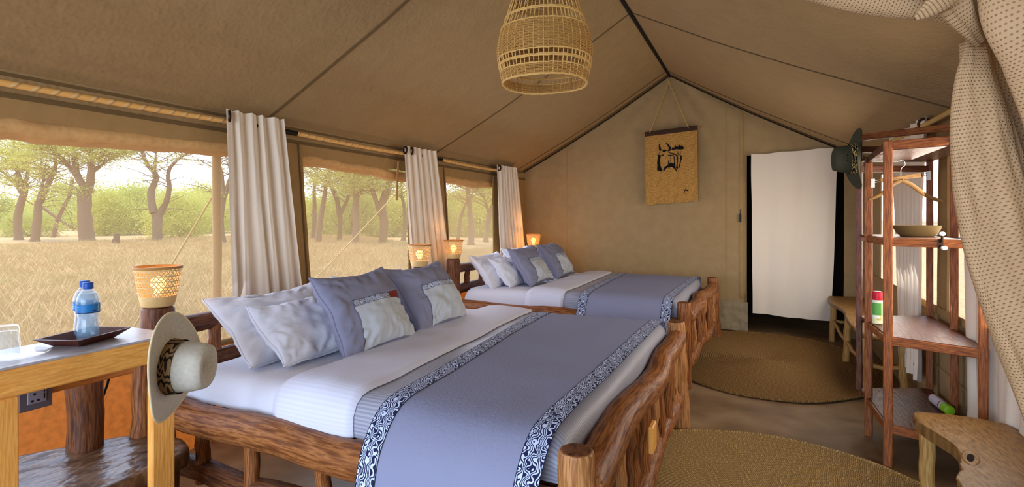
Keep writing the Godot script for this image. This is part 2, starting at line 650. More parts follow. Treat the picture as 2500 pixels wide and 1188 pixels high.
	mat("socket_grey", Color(0.36, 0.32, 0.34), 0.4)
	mat("socket_face", Color(0.52, 0.49, 0.52), 0.35)
	mat("rope", Color(0.80, 0.70, 0.46), 0.9)
	mat("twine", Color(0.74, 0.60, 0.36), 0.9)
	mat("ink", Color(0.055, 0.04, 0.04), 0.9)
	var header := img_tex(64, 16, func(x: int, y: int) -> Color:
		return Color(0.50, 0.40, 0.28) if (x + y * (1 if (y / 4) % 2 else -1) + 64) % 5 < 1 else Color(0.16, 0.085, 0.06))
	mat("header", Color.WHITE, 0.9, header, Vector3(3, 3, 1))
	# hats
	bumped(mat("hat_cream", Color(0.77, 0.745, 0.68), 0.9, tex_soft(), Vector3(6, 6, 6), true), tex_cloth, 0.2)
	mat("hat_edge", Color(0.84, 0.80, 0.66), 0.85)
	bumped(mat("hat_green", Color(0.25, 0.255, 0.19), 0.9, tex_soft(), Vector3(6, 6, 6), true), tex_cloth, 0.2)
	var tf := FastNoiseLite.new()
	tf.seed = 4
	tf.frequency = 0.03
	tf.fractal_type = FastNoiseLite.FRACTAL_NONE
	var tiger := img_tex(256, 48, func(x: int, y: int) -> Color:
		var a := TAU * x / 256.0
		var s := sin(x * TAU / 16.0 + tf.get_noise_3d(cos(a) * 40.0, sin(a) * 40.0, y * 1.6) * 5.0 + y * 0.08)
		return Color(0.10, 0.07, 0.05) if s > 0.25 else Color(0.52, 0.40, 0.26))
	mat("tiger", Color.WHITE, 0.9, tiger, Vector3(1, 1, 1))
	var leo := img_tex(256, 48, func(x: int, y: int) -> Color:
		var a := TAU * x / 256.0
		var s := tf.get_noise_3d(cos(a) * 90.0, sin(a) * 90.0, y * 2.4)
		return Color(0.09, 0.06, 0.04) if absf(s) > 0.22 else Color(0.80, 0.68, 0.42))
	mat("leopard", Color.WHITE, 0.9, leo, Vector3(1, 1, 1))
	# plastic, glass, tins
	var pet := mat("bottle_plastic", Color(0.62, 0.78, 0.90, 0.20), 0.05)
	pet.transparency = BaseMaterial3D.TRANSPARENCY_ALPHA
	var wat := mat("bottle_water", Color(0.55, 0.70, 0.80, 0.16), 0.05)
	wat.transparency = BaseMaterial3D.TRANSPARENCY_ALPHA
	var gls := mat("glass", Color(0.85, 0.92, 0.95, 0.12), 0.04)
	gls.transparency = BaseMaterial3D.TRANSPARENCY_ALPHA
	mat("cap_blue", Color(0.10, 0.30, 0.62), 0.4)
	var lab := img_tex(64, 32, func(x: int, y: int) -> Color:
		if y > 28:
			return Color(0.06, 0.12, 0.26)
		if x > 14 and x < 18:
			return Color(0.55, 0.70, 0.82)
		if x > 4 and x < 11 and y > 20 and y < 27:
			return Color(0.10, 0.10, 0.42)
		if x > 22 and x < 46 and (y == 8 or y == 14 or y == 20):
			return Color(0.50, 0.72, 0.85)
		return Color(0.12, 0.42, 0.66))
	mat("bottle_label", Color.WHITE, 0.4, lab, Vector3(1, 1, 1))
	mat("tray_wood", Color(0.36, 0.17, 0.12), 0.5, tex_soft(), Vector3(4, 4, 4), true)
	var can := img_tex(64, 64, func(x: int, y: int) -> Color:
		var h := fposmod(sin(float((x / 9) * 31 + (y / 8) * 17)) * 437.5, 1.0)
		if y < 6:
			return Color(0.86, 0.88, 0.80)
		if y < 30:
			return Color(0.36, 0.62, 0.30) if (x % 32) < 22 else Color(0.72, 0.80, 0.62)
		if y < 36 and (x % 32) < 20:
			return Color(0.92, 0.93, 0.86)
		return Color(0.90, 0.90, 0.72) if h > 0.45 else (Color(0.78, 0.74, 0.42) if h > 0.2 else Color(0.16, 0.18, 0.12)))
	mat("spray_print", Color.WHITE, 0.3, can, Vector3(1, 5.0, 1))
	mat("spray_red", Color(0.72, 0.06, 0.16), 0.3)
	var can2 := img_tex(32, 64, func(_x: int, y: int) -> Color:
		return Color(0.45, 0.09, 0.14) if y > 54 or (y > 8 and y < 12) else Color(0.78, 0.76, 0.78))
	mat("spray_white", Color.WHITE, 0.3, can2, Vector3(1, 5.4, 1))
	mat("spray_lime", Color(0.56, 0.78, 0.16), 0.3)
	# outdoors
	var gr := noise_tex(0.05, 5, 61, ramp([[0.0, Color(0.53, 0.40, 0.26)], [0.4, Color(0.67, 0.535, 0.36)], [0.7, Color(0.75, 0.615, 0.43)], [1.0, Color(0.59, 0.485, 0.30)]]))
	mat("ground", Color(1, 1, 1), 1.0, gr, Vector3(0.25, 0.25, 0.25), true)
	for k in 3:
		var g := mat("grass_%d" % k, [Color(0.85, 0.70, 0.49), Color(0.63, 0.47, 0.29), Color(0.66, 0.565, 0.34)][k], 1.0)
		g.backlight_enabled = true
		g.backlight = Color(0.5, 0.42, 0.28)
		var lf := mat("leaf_%d" % k, [Color(0.70, 0.69, 0.31), Color(0.61, 0.63, 0.29), Color(0.74, 0.72, 0.37)][k], 0.9)
		lf.backlight_enabled = true
		lf.backlight = Color(0.55, 0.55, 0.3)
	mat("bark", Color(0.50, 0.38, 0.30), 0.95, tex_soft(), Vector3(1.5, 1.5, 1.5), true)
	mat("bark_dark", Color(0.40, 0.29, 0.22), 0.95, tex_soft(), Vector3(1.5, 1.5, 1.5), true)
	var scr := mat("screen_canvas", Color(0.83, 0.66, 0.46), 0.95, tex_soft(), Vector3(1, 1, 1), true)
	scr.metallic_specular = 0.1
	mat("pole_wood", Color(0.70, 0.55, 0.36), 0.7, tex_soft(), Vector3(5, 5, 5), true)

var _soft: Texture2D
func tex_soft() -> Texture2D:
	if _soft == null:
		_soft = noise_tex(0.02, 5, 77, ramp([[0.0, Color(0.86, 0.86, 0.86)], [0.5, Color(0.95, 0.95, 0.95)], [1.0, Color(1, 1, 1)]]))
	return _soft

# ------------------------------------------------------------------ the tent
const ZY := Basis(Vector3(0, 0, -1), Vector3(0, 1, 0), Vector3(1, 0, 0))     # outlines drawn in (-z, y), thick towards +x

func roof_y(x: float) -> float:
	return EY + (RY - EY) * ((x - WL) / (RX - WL) if x < RX else (WR - x) / (WR - RX))

func roof_point(side: int, z: float, t: float, off := 0.0) -> Vector3:     # t = 0 at the eaves, 1 at the ridge
	var xe := WL if side == 0 else WR
	var x := lerpf(xe, RX, t)
	var sag := 0.035 * sin(PI * t) + 0.008 * n3(x * 1.2, z * 0.9, 3.0) * sin(PI * t)
	return V(x, lerpf(EY, RY, t) - sag - off, z)

func back_z(x: float, y: float) -> float:
	var dx := x - RX
	var dy := RY + 0.06 - y
	var r := sqrt(dx * dx + dy * dy)
	var a := atan2(dx, dy)
	var fold := 0.042 * sin(a * 17.0 + 1.5 * n3(a * 2.0, 0.5, 0.1)) * exp(-r * 0.75) * clampf(r * 3.0, 0, 1) * (1.0 if a > 0.0 else 0.35)
	var soft := 0.022 * n3(x * 1.1 + 4.0, y * 0.8, 1.0) + 0.008 * n3(x * 3.0, y * 2.0, 5.0)
	var low := 0.02 * n3(x * 2.5, y * 5.0, 9.0) * clampf(1.4 - y, 0.0, 1.0)
	if x > -0.35:
		soft += 0.018 * sin((x * 0.7 + y) * 15.0) * clampf((2.1 - y) * 0.6, 0, 1) * clampf((x + 0.35) * 4.0, 0, 1) * 0.35
	return ZB + fold + soft + low

func panel(poly: Array, thick := 0.014, x := WL - 0.014) -> MB:
	var mb := MB.new()
	var p := PackedVector2Array()
	for q in poly:
		p.append(q)
	mb.prism(p, thick, Transform3D(ZY, V(x, 0, 0)))
	return mb

func wavy_panel(l0: float, l1: float, r0: float, r1: float, y0: float, y1: float, sd: float) -> Array:   # -z at the bottom and top of both edges
	var out := []
	for k in 13:
		var t := k / 12.0
		out.append(Vector2(lerpf(r0, r1, t) + 0.006 * n3(t * 6.0, sd, 0.2), lerpf(y0, y1, t)))
	for k in 13:
		var t := 1.0 - k / 12.0
		out.append(Vector2(lerpf(l0, l1, t) + 0.006 * n3(t * 6.0, sd, 4.2), lerpf(y0, y1, t)))
	return out

func curtain(called: String, label: String, a: Vector3, b: Vector3, a2: Vector3, b2: Vector3, pleats: float, amp: float, out: Vector3, rings: Array, sd: float, m: Material, hem_wave := 0.01, gather := 0.0, group := "") -> Node3D:
	var t := thing(called, label, "curtain", a2.lerp(b2, 0.5), group)
	var o := t.position
	var mb := MB.new()
	var f := func(u: float, w: float) -> Vector3:
		var uu := u + 0.018 * sin(u * TAU * pleats * 0.5 + sd) + 0.012 * n3(u * 5.0, w * 1.3, sd)
		var top := a.lerp(b, uu)
		var bot := a2.lerp(b2, uu)
		var p := top.lerp(bot, w)
		if gather > 0.0:
			p = p.lerp(a.lerp(b, 0.5).lerp(a2.lerp(b2, 0.5), w), gather * sin(PI * clampf(w * 1.1, 0, 1)))
		var ph := u * TAU * pleats + sd + 0.9 * n3(u * 3.0, w * 0.8, sd + 9.0)
		var fold := sin(ph) + 0.35 * sin(ph * 2.0 + 1.0 + w)
		p += out * (amp * (0.75 + 0.35 * n3(u * 4.0, w, sd + 3.0)) * fold * lerpf(0.85, 1.15, w) + 0.003 * n3(u * 6.0, w * 4.0, sd))
		p.y += hem_wave * sin(ph * 0.5) * w - 0.008 * absf(sin(u * TAU * pleats * 0.5)) * (1.0 - w)
		return p - o
	var nu := int(maxf(28, pleats * 14))
	mb.grid(nu, 36, f)
	part("cloth", mb, m, t)
	var hem := MB.new()
	hem.grid(nu, 2, func(u: float, w: float) -> Vector3: return f.call(u, lerpf(0.945, 1.001, w)) + out * 0.003)
	part("hem", hem, m, t)
	for r in rings:
		var g := MB.new()
		var c: Vector3 = a.lerp(b, r) - o + V(0, -0.045, 0)
		var ax: Vector3 = (b - a).normalized()
		ax = (ax + out * 0.55).normalized()
		var e1 := V(0, 1, 0)
		var e2 := ax.cross(e1).normalized()
		var pts := []
		var rad := []
		for k in 21:
			pts.append(c + (e1 * cos(TAU * k / 20.0) + e2 * sin(TAU * k / 20.0)) * 0.03 + out * 0.006)
			rad.append(0.009)
		g.tube(pts, rad, 8, false)
		part("grommet", g, M.bronze, t)
	return t

func setting() -> void:
	# floor
	var mb := MB.new()
	mb.box(V((WL + WR) / 2, -0.12, (ZB + ZF) / 2 - 0.6), V(WR - WL + 0.3, 0.24, ZF - ZB + 1.3), 0.01)
	struct("floor", mb, M.floor)
	# roof slopes
	for side in 2:
		var c := MB.new()
		c.grid(70, 18, func(u: float, w: float) -> Vector3: return roof_point(side, lerpf(ZF + 0.1, ZB - 0.05, u), w), 1.0, 1.0, false, side == 0)
		var s := struct("ceiling" if side == 0 else "ceiling_slope", c, M.canvas)
		for k in 4:
			var ze: float = [-0.5, -2.62, -4.74, -6.86][k] if side == 0 else [0.1, -2.0, -4.12, -6.6][k]
			var zr: float = [-0.6, -2.66, -4.8, -6.9][k]
			var q := MB.new()
			q.grid(2, 30, func(u: float, w: float) -> Vector3: return roof_point(side, lerpf(ze, zr, w) + (u - 0.5) * 0.022, w, 0.004 + 0.003 * sin(PI * u)), 1, 1, false, side == 0)
			part("seam", q, M.seam, s)
		# hem where the slope meets the gable
		var h := MB.new()
		h.grid(2, 30, func(u: float, w: float) -> Vector3: return roof_point(side, ZB + 0.05 + u * 0.07, w, 0.006), 1, 1, false, side == 0)
		part("hem", h, M.seam, s)
		var pp := MB.new()
		var pts := []
		var rad := []
		for k in 21:
			pts.append(roof_point(side, ZB + 0.045, k / 20.0, 0.012))
			rad.append(0.008)
		pp.tube(pts, rad, 6)
		part("piping", pp, M.piping, s)
	var rp := MB.new()
	rp.tube([V(RX, RY - 0.012, ZF), V(RX, RY - 0.018, -3.5), V(RX, RY - 0.012, ZB)], [0.016, 0.016, 0.016], 8)
	struct("trim_1", rp, M.piping)
	# window wall
	var wl := frame_node("wall_left")
	var L := func(called: String, poly: Array, m: Material) -> void: part(called, panel(poly), m, wl)
	L.call("top_band", wavy_panel(-ZF, -ZF, 0.12 - ZB, 0.12 - ZB, 1.95, 2.09, 1.0), M.canvas)
	L.call("skirt", wavy_panel(-ZF, -ZF, 0.12 - ZB, 0.12 - ZB, -0.02, 0.60, 2.0), M.canvas_skirt)
	L.call("panel", wavy_panel(-ZF, -ZF, 0.35, 0.35, 0.6, 1.95, 3.0), M.canvas_wall)
	L.call("panel", wavy_panel(2.40, 2.38, 3.06, 2.94, 0.6, 1.95, 4.0), M.canvas_wall)
	L.call("panel", wavy_panel(4.30, 4.27, 5.10, 4.95, 0.6, 1.95, 5.0), M.canvas_wall)
	L.call("panel", wavy_panel(6.14, 6.12, 0.12 - ZB, 0.12 - ZB, 0.6, 1.95, 6.0), M.canvas_wall)
	for k in [[2.40, 2.38, 3.06, 2.94], [4.30, 4.27, 5.10, 4.95]]:
		var hm := MB.new()
		for e in [[k[0] + 0.03, k[1] + 0.03], [k[2] - 0.035, k[3] - 0.035]]:
			hm.bar(V(WL + 0.004, 0.62, -e[0]), V(WL + 0.004, 1.95, -e[1]), 0.012, 0.008, 0.001)
		part("edge_hem", hm, M.seam, wl)
	var bandseam := MB.new()
	bandseam.bar(V(WL + 0.003, 1.955, ZF), V(WL + 0.003, 1.955, ZB), 0.006, 0.025, 0.001)
	bandseam.bar(V(WL + 0.003, 2.05, ZF), V(WL + 0.003, 2.05, ZB), 0.006, 0.016, 0.001)
	part("band_seam", bandseam, M.seam, wl)
	# windows in it
	var wz := [[0.35, 2.42], [2.92, 4.3], [4.92, 6.3]]
	for k in 3:
		var w := frame_node("window_%d" % (k + 1))
		var a: float = wz[k][0]
		var b: float = wz[k][1]
		part("insect_screen", panel([Vector2(a, 0.58), Vector2(b, 0.58), Vector2(b, 1.96), Vector2(a, 1.96)], 0.0012, WL - 0.030), M["net_%d" % k], w)
		# valance above, canvas rolled up below it
		var va := MB.new()
		va.grid(30, 6, func(u: float, q: float) -> Vector3:
			return V(WL + 0.004 - 0.03 * q * q, lerpf(1.965, 1.85 + 0.012 * n3(u * 5.0, k * 3.0, 0.5), q), -lerpf(a, b, u)))
		part("valance", va, M.canvas_wall, w)
		var pts := []
		var rad := []
		for i in 33:
			var u := i / 32.0
			var dip: float = 0.0
			if k == 0:
				dip = lerpf(-0.034, 0.022, clampf((u - 0.4) / 0.6, 0.0, 1.0)) + 0.022 * exp(-pow((u - 0.445) * 30.0, 2.0))
			elif k == 1:
				dip = -0.045 * smoothstep(0.62, 0.85, u) + 0.01 * sin(u * 9.0)
			else:
				dip = -0.03 * sin(PI * u) + 0.01
			pts.append(V(WL - 0.085 + 0.01 * n3(u * 6.0, k, 2.0), 1.835 + dip + 0.01 * n3(u * 4.0, k * 5.0, 0.0), -lerpf(a, b, u)))
			rad.append((0.078 if k == 0 else 0.07) * (1.0 + 0.18 * n3(u * 5.0, k * 7.0, 4.0)))
		var ro := MB.new()
		ro.tube(pts, rad, 16, true, nz, 0.10, 5.0, 0.7)
		part("rolled_flap", ro, M.canvas_glow, w)
		if k > 0:
			var st := MB.new()
			var zs: float = -b + 0.19
			st.bar(V(WL + 0.006, 1.93, zs), V(WL - 0.004, 1.56, zs + 0.01), 0.004, 0.028, 0.001, V(0, 0, 1))
			part("strap", st, M.canvas_glow, w)
		var sl := MB.new()
		sl.bar(V(WL + 0.004, 0.605, -a), V(WL + 0.004, 0.605, -b), 0.03, 0.03, 0.006)
		part("sill_hem", sl, M.canvas_wall, w)
	# far gable
	var wb := frame_node("wall_back")
	var G := func(called: String, x0: float, x1: float, y0: float, nu: int, m: Material) -> void:
		var g := MB.new()
		g.grid(nu, 40, func(u: float, w: float) -> Vector3:
			var x := lerpf(x0, x1, u)
			var y := lerpf(y0, roof_y(x), w)
			return V(x, y, back_z(x, y)))
		part(called, g, m, wb)
	G.call("panel", WL, -0.13, 0.0, 60, M.canvas)
	G.call("panel", -0.13, 0.90, 2.16, 26, M.canvas)
	G.call("panel", 0.90, WR, 0.0, 8, M.canvas)
	for x in [-2.45, -0.36]:
		var sq := MB.new()
		sq.grid(2, 40, func(u: float, w: float) -> Vector3:
			var xx: float = x + (u - 0.5) * 0.012
			var y := lerpf(0.0, roof_y(x) - 0.03, w)
			return V(xx, y, back_z(xx, y) + 0.003))
		part("seam", sq, M.canvas_wall, wb)
	var zp := MB.new()
	zp.grid(3, 40, func(u: float, w: float) -> Vector3:
		var xx := -0.185 + (u - 0.5) * 0.05
		var y := lerpf(0.4, roof_y(-0.185) - 0.05, w)
		return V(xx, y, back_z(xx, y) + 0.006 + 0.008 * sin(PI * u)))
	part("zip_flap", zp, M.canvas_wall, wb)
	var pull := MB.new()
	pull.box(V(-0.195, 1.39, back_z(-0.195, 1.39) + 0.03), V(0.022, 0.10, 0.016), 0.005)
	pull.tube([V(-0.195, 1.44, ZB + 0.03), V(-0.193, 1.50, ZB + 0.025)], [0.004, 0.003], 6)
	part("zip_pull", pull, M.black, wb)
	var de := MB.new()
	de.bar(V(-0.128, 0.0, ZB + 0.012), V(-0.128, 2.16, ZB + 0.012), 0.012, 0.02, 0.002, V(0, 0, 1))
	part("opening_hem", de, M.canvas_wall, wb)
	var fp := MB.new()
	fp.grid(14, 14, func(u: float, w: float) -> Vector3:
		var x := lerpf(-0.44, -0.11, u)
		var y := lerpf(0.012, 0.36, w)
		return V(x, y, ZB + 0.05 + 0.035 * (1.0 - w) + 0.022 * n3(x * 9.0, y * 9.0, 2.0)))
	part("skirt_flap", fp, M.groundsheet, wb)
	# unseen washroom behind the opening, its shade put into the canvas colour
	var dk := MB.new()
	dk.box(V(0.4, 1.2, ZB - 1.25), V(1.6, 2.5, 0.03))
	dk.box(V(-0.4, 1.2, ZB - 0.65), V(0.03, 2.5, 1.2))
	dk.box(V(1.2, 1.2, ZB - 0.65), V(0.03, 2.5, 1.2))
	dk.box(V(0.4, 2.45, ZB - 0.42), V(1.6, 0.03, 0.8))  # roof left short to let daylight onto the washroom floor
	struct("wall_washroom", dk, M.washroom_shade)
	# the other side wall
	var wr := frame_node("wall_right")
	var Q := func(called: String, poly: Array, m: Material) -> void: part(called, panel(poly, 0.014, WR), m, wr)
	Q.call("top_band", wavy_panel(-ZF, -ZF, 0.12 - ZB, 0.12 - ZB, 1.82, 2.09, 1.0), M.canvas)
	Q.call("skirt", wavy_panel(-ZF, -ZF, 0.12 - ZB, 0.12 - ZB, -0.02, 0.78, 2.0), M.canvas)
	Q.call("panel", wavy_panel(6.33, 6.30, 0.12 - ZB, 0.12 - ZB, 0.78, 1.82, 3.0), M.canvas)
	Q.call("panel", wavy_panel(4.26, 4.25, 4.47, 4.43, 0.78, 1.82, 4.0), M.canvas_wall)
	Q.call("panel", wavy_panel(-ZF, -ZF, 2.6, 2.6, 0.78, 1.82, 5.0), M.canvas)
	var rs := MB.new()
	rs.bar(V(WR - 0.004, 0.40, ZF), V(WR - 0.004, 0.40, ZB), 0.004, 0.014, 0.001)
	rs.bar(V(WR - 0.008, 0.78, ZF), V(WR - 0.008, 0.78, ZB), 0.014, 0.05, 0.004)
	part("seam", rs, M.canvas_wall, wr)
	for k in [[2.6, 4.26], [4.45, 6.32]]:
		var w := frame_node("window_%d" % (4 if k[0] < 4.0 else 5))
		part("insect_screen", panel([Vector2(k[0], 0.76), Vector2(k[1], 0.76), Vector2(k[1], 1.84), Vector2(k[0], 1.84)], 0.0012, WR + 0.025), M.net_0, w)
	# unseen open front: a gable over the entrance and a strip at each side
	var wf := frame_node("wall_front")
	var fg := MB.new()
	fg.prism(PackedVector2Array([Vector2(WL, 2.2), Vector2(WR, 2.2), Vector2(WR, 2.1), Vector2(RX, RY), Vector2(WL, 2.1)]), 0.02, Transform3D(Basis.IDENTITY, V(0, 0, ZF)))
	var fg2 := MB.new()
	fg2.prism(PackedVector2Array([Vector2(WL, 2.18), Vector2(RX, RY - 0.02), Vector2(WR, 2.18)]), 0.02, Transform3D(Basis.IDENTITY, V(0, 0, ZF)))
	part("gable", fg2, M.canvas, wf)
	# unseen outer roof, its scalloped edge placed to shade the window wall
	var ff := MB.new()
	for side in 2:
		ff.grid(40, 10, func(u: float, w: float) -> Vector3:
			var z := lerpf(ZF + 0.6, ZB - 1.6, u)
			var xe := -4.1 if side == 0 else 2.0
			var ye := 2.10 + 0.07 * absf(sin(z * 1.5 + 0.4)) if side == 0 else 2.12
			var p := V(lerpf(xe, RX, w), lerpf(ye, RY + 0.2, w), z)
			return p, 1, 1, false, side == 0)
	struct("ceiling_outer", ff, M.fly)

# ------------------------------------------------------------------ outside the windows
func leaf_cluster(sd: int, flat: float) -> ArrayMesh:
	var g := RandomNumberGenerator.new()
	g.seed = sd
	var mb := MB.new()
	for k in 84:
		var c := Vector3(g.randfn(0, 0.34), g.randfn(0, 0.34) * flat, g.randfn(0, 0.34))
		var d := Vector3(g.randf_range(-1, 1), g.randf_range(-0.5, 0.5), g.randf_range(-1, 1)).normalized() * g.randf_range(0.028, 0.065)
		var s := d.cross(Vector3(g.randf_range(-1, 1), g.randf_range(-1, 1), g.randf_range(-1, 1)).normalized()) * 0.55
		mb.quad(c - d, c + s, c + d, c - s)
	return mb.mesh()

var leafm := []

func foliage(parent: Node3D, places: Array, size: float, which: int) -> void:
	if leafm.is_empty():
		leafm = [leaf_cluster(1, 0.35), leaf_cluster(2, 0.9)]
	var mm := MultiMesh.new()
	mm.transform_format = MultiMesh.TRANSFORM_3D
	mm.mesh = leafm[0 if which < 10 else 1]
	mm.instance_count = places.size()
	for i in places.size():
		var s := size * R(0.7, 1.25)
		mm.set_instance_transform(i, Transform3D(Basis.from_euler(V(R(-0.25, 0.25), R(0, TAU), R(-0.25, 0.25))).scaled(V(s, s, s)), places[i]))
	var o := MultiMeshInstance3D.new()
	o.name = "foliage"
	o.multimesh = mm
	o.material_override = M["leaf_%d" % (which % 10)]
	o.set_meta("kind", "stuff")
	parent.add_child(o, true)

const SIDE := Vector3(0.9073, 0, -0.4204)

# stems: lists of (sideways, height) in metres, with the radius at the foot; twigs and leaves grow from their upper parts
func acacia(label: String, at: Vector3, stems: Array, twigs: int, leaf_share: float, size: float, which: int, group := "", bark := "bark") -> void:
	var t := thing("acacia_tree", label, "tree", at, group)
	var deep := SIDE.cross(Vector3.UP)
	var wood_mb := MB.new()
	var places := []
	for s in stems:
		var pts := []
		var rad := []
		var r0: float = s[0]
		var sd := R(0, 50)
		var raw := []
		for q in s[1]:
			raw.append(SIDE * q[0] + Vector3.UP * q[1] + deep * (n3(q[1] * 0.3, sd, 0.0) * 0.8 * minf(1.0, q[1] * 0.25)))
		pts = curve(raw, 5)
		for k in pts.size():
			var w := float(k) / (pts.size() - 1)
			rad.append(r0 * lerpf(1.0, 0.78 if s.size() < 3 and stems.size() > 1 else 0.28, w) * (1.25 if k == 0 and s.size() < 3 else 1.0))
		wood_mb.tube(pts, rad, 8, true, nz, 0.25, 2.0)
		var sole: bool = stems.size() == 1
		var n := int(twigs * ((1.0 if sole else 0.25) if s.size() < 3 else s[2]))
		for k in n:
			var w := R(0.55 if sole else (0.85 if s.size() < 3 else 0.3), 1.0)
			var i := int(w * (pts.size() - 1))
			var a: Vector3 = pts[i]
			var g := R(0, TAU)
			var len := R(0.8, 2.6)
			var dir := V(cos(g), R(-0.05, 0.55), sin(g)).normalized()
			var mid := a + dir * len * 0.5 + V(0, 0.12 * len, 0)
			var end := a + dir * len + V(R(-0.2, 0.2), R(-0.1, 0.35), R(-0.2, 0.2))
			var rr: float = minf(0.035, rad[i] * 0.5)
			wood_mb.tube(curve([a, mid, end], 3), [rr, rr * 0.8, rr * 0.7, rr * 0.6, rr * 0.45, rr * 0.35, rr * 0.2], 4, false)
			for j in 3:
				var b0 := mid.lerp(end, R(0.0, 1.0))
				var b1 := b0 + V(R(-0.7, 0.7), R(-0.1, 0.3), R(-0.7, 0.7))
				wood_mb.tube([b0, b1], [rr * 0.45, rr * 0.15], 3, false)
				if R(0, 1) < leaf_share:
					places.append(b1)
				if R(0, 1) < leaf_share * 0.6:
					places.append(b0.lerp(end, 0.6))
	part("trunk", wood_mb, M[bark], t)
	foliage(t, places, size, which)

func bush(label: String, at: Vector3, w: float, h: float, count: int, size: float, which: int, group := "") -> void:
	var t := thing("bush", label, "bush", at, group)
	var mb := MB.new()
	var places := []
	for k in 7:
		var a := V(R(-0.02, 0.02), 0, R(-0.02, 0.02))
		var c2 := V(R(-0.2, 0.2) * w, 0, R(-0.2, 0.2) * w)
		var b := V(c2.x * 2.0 + R(-0.15, 0.15) * w, h * R(0.5, 0.85), c2.z * 2.0)
		mb.tube(curve([a, a.lerp(b, 0.5) + V(R(-0.1, 0.1) * w, 0, 0), b], 3), [0.05, 0.05, 0.045, 0.04, 0.035, 0.03, 0.02], 5, false)
	part("stem", mb, M.bark_dark, t)
	for k in count:
		var g := R(0, TAU)
		var q := sqrt(R(0.05, 1.0))
		var yy := R(0.0, 1.0)
		var wide := 0.5 * w * sqrt(maxf(0.05, 1.0 - pow(absf(yy - 0.42) / 0.62, 2.0)))
		places.append(V(cos(g) * q * wide, h * (0.08 + 0.88 * yy), sin(g) * q * wide))
	foliage(t, places, size, which)

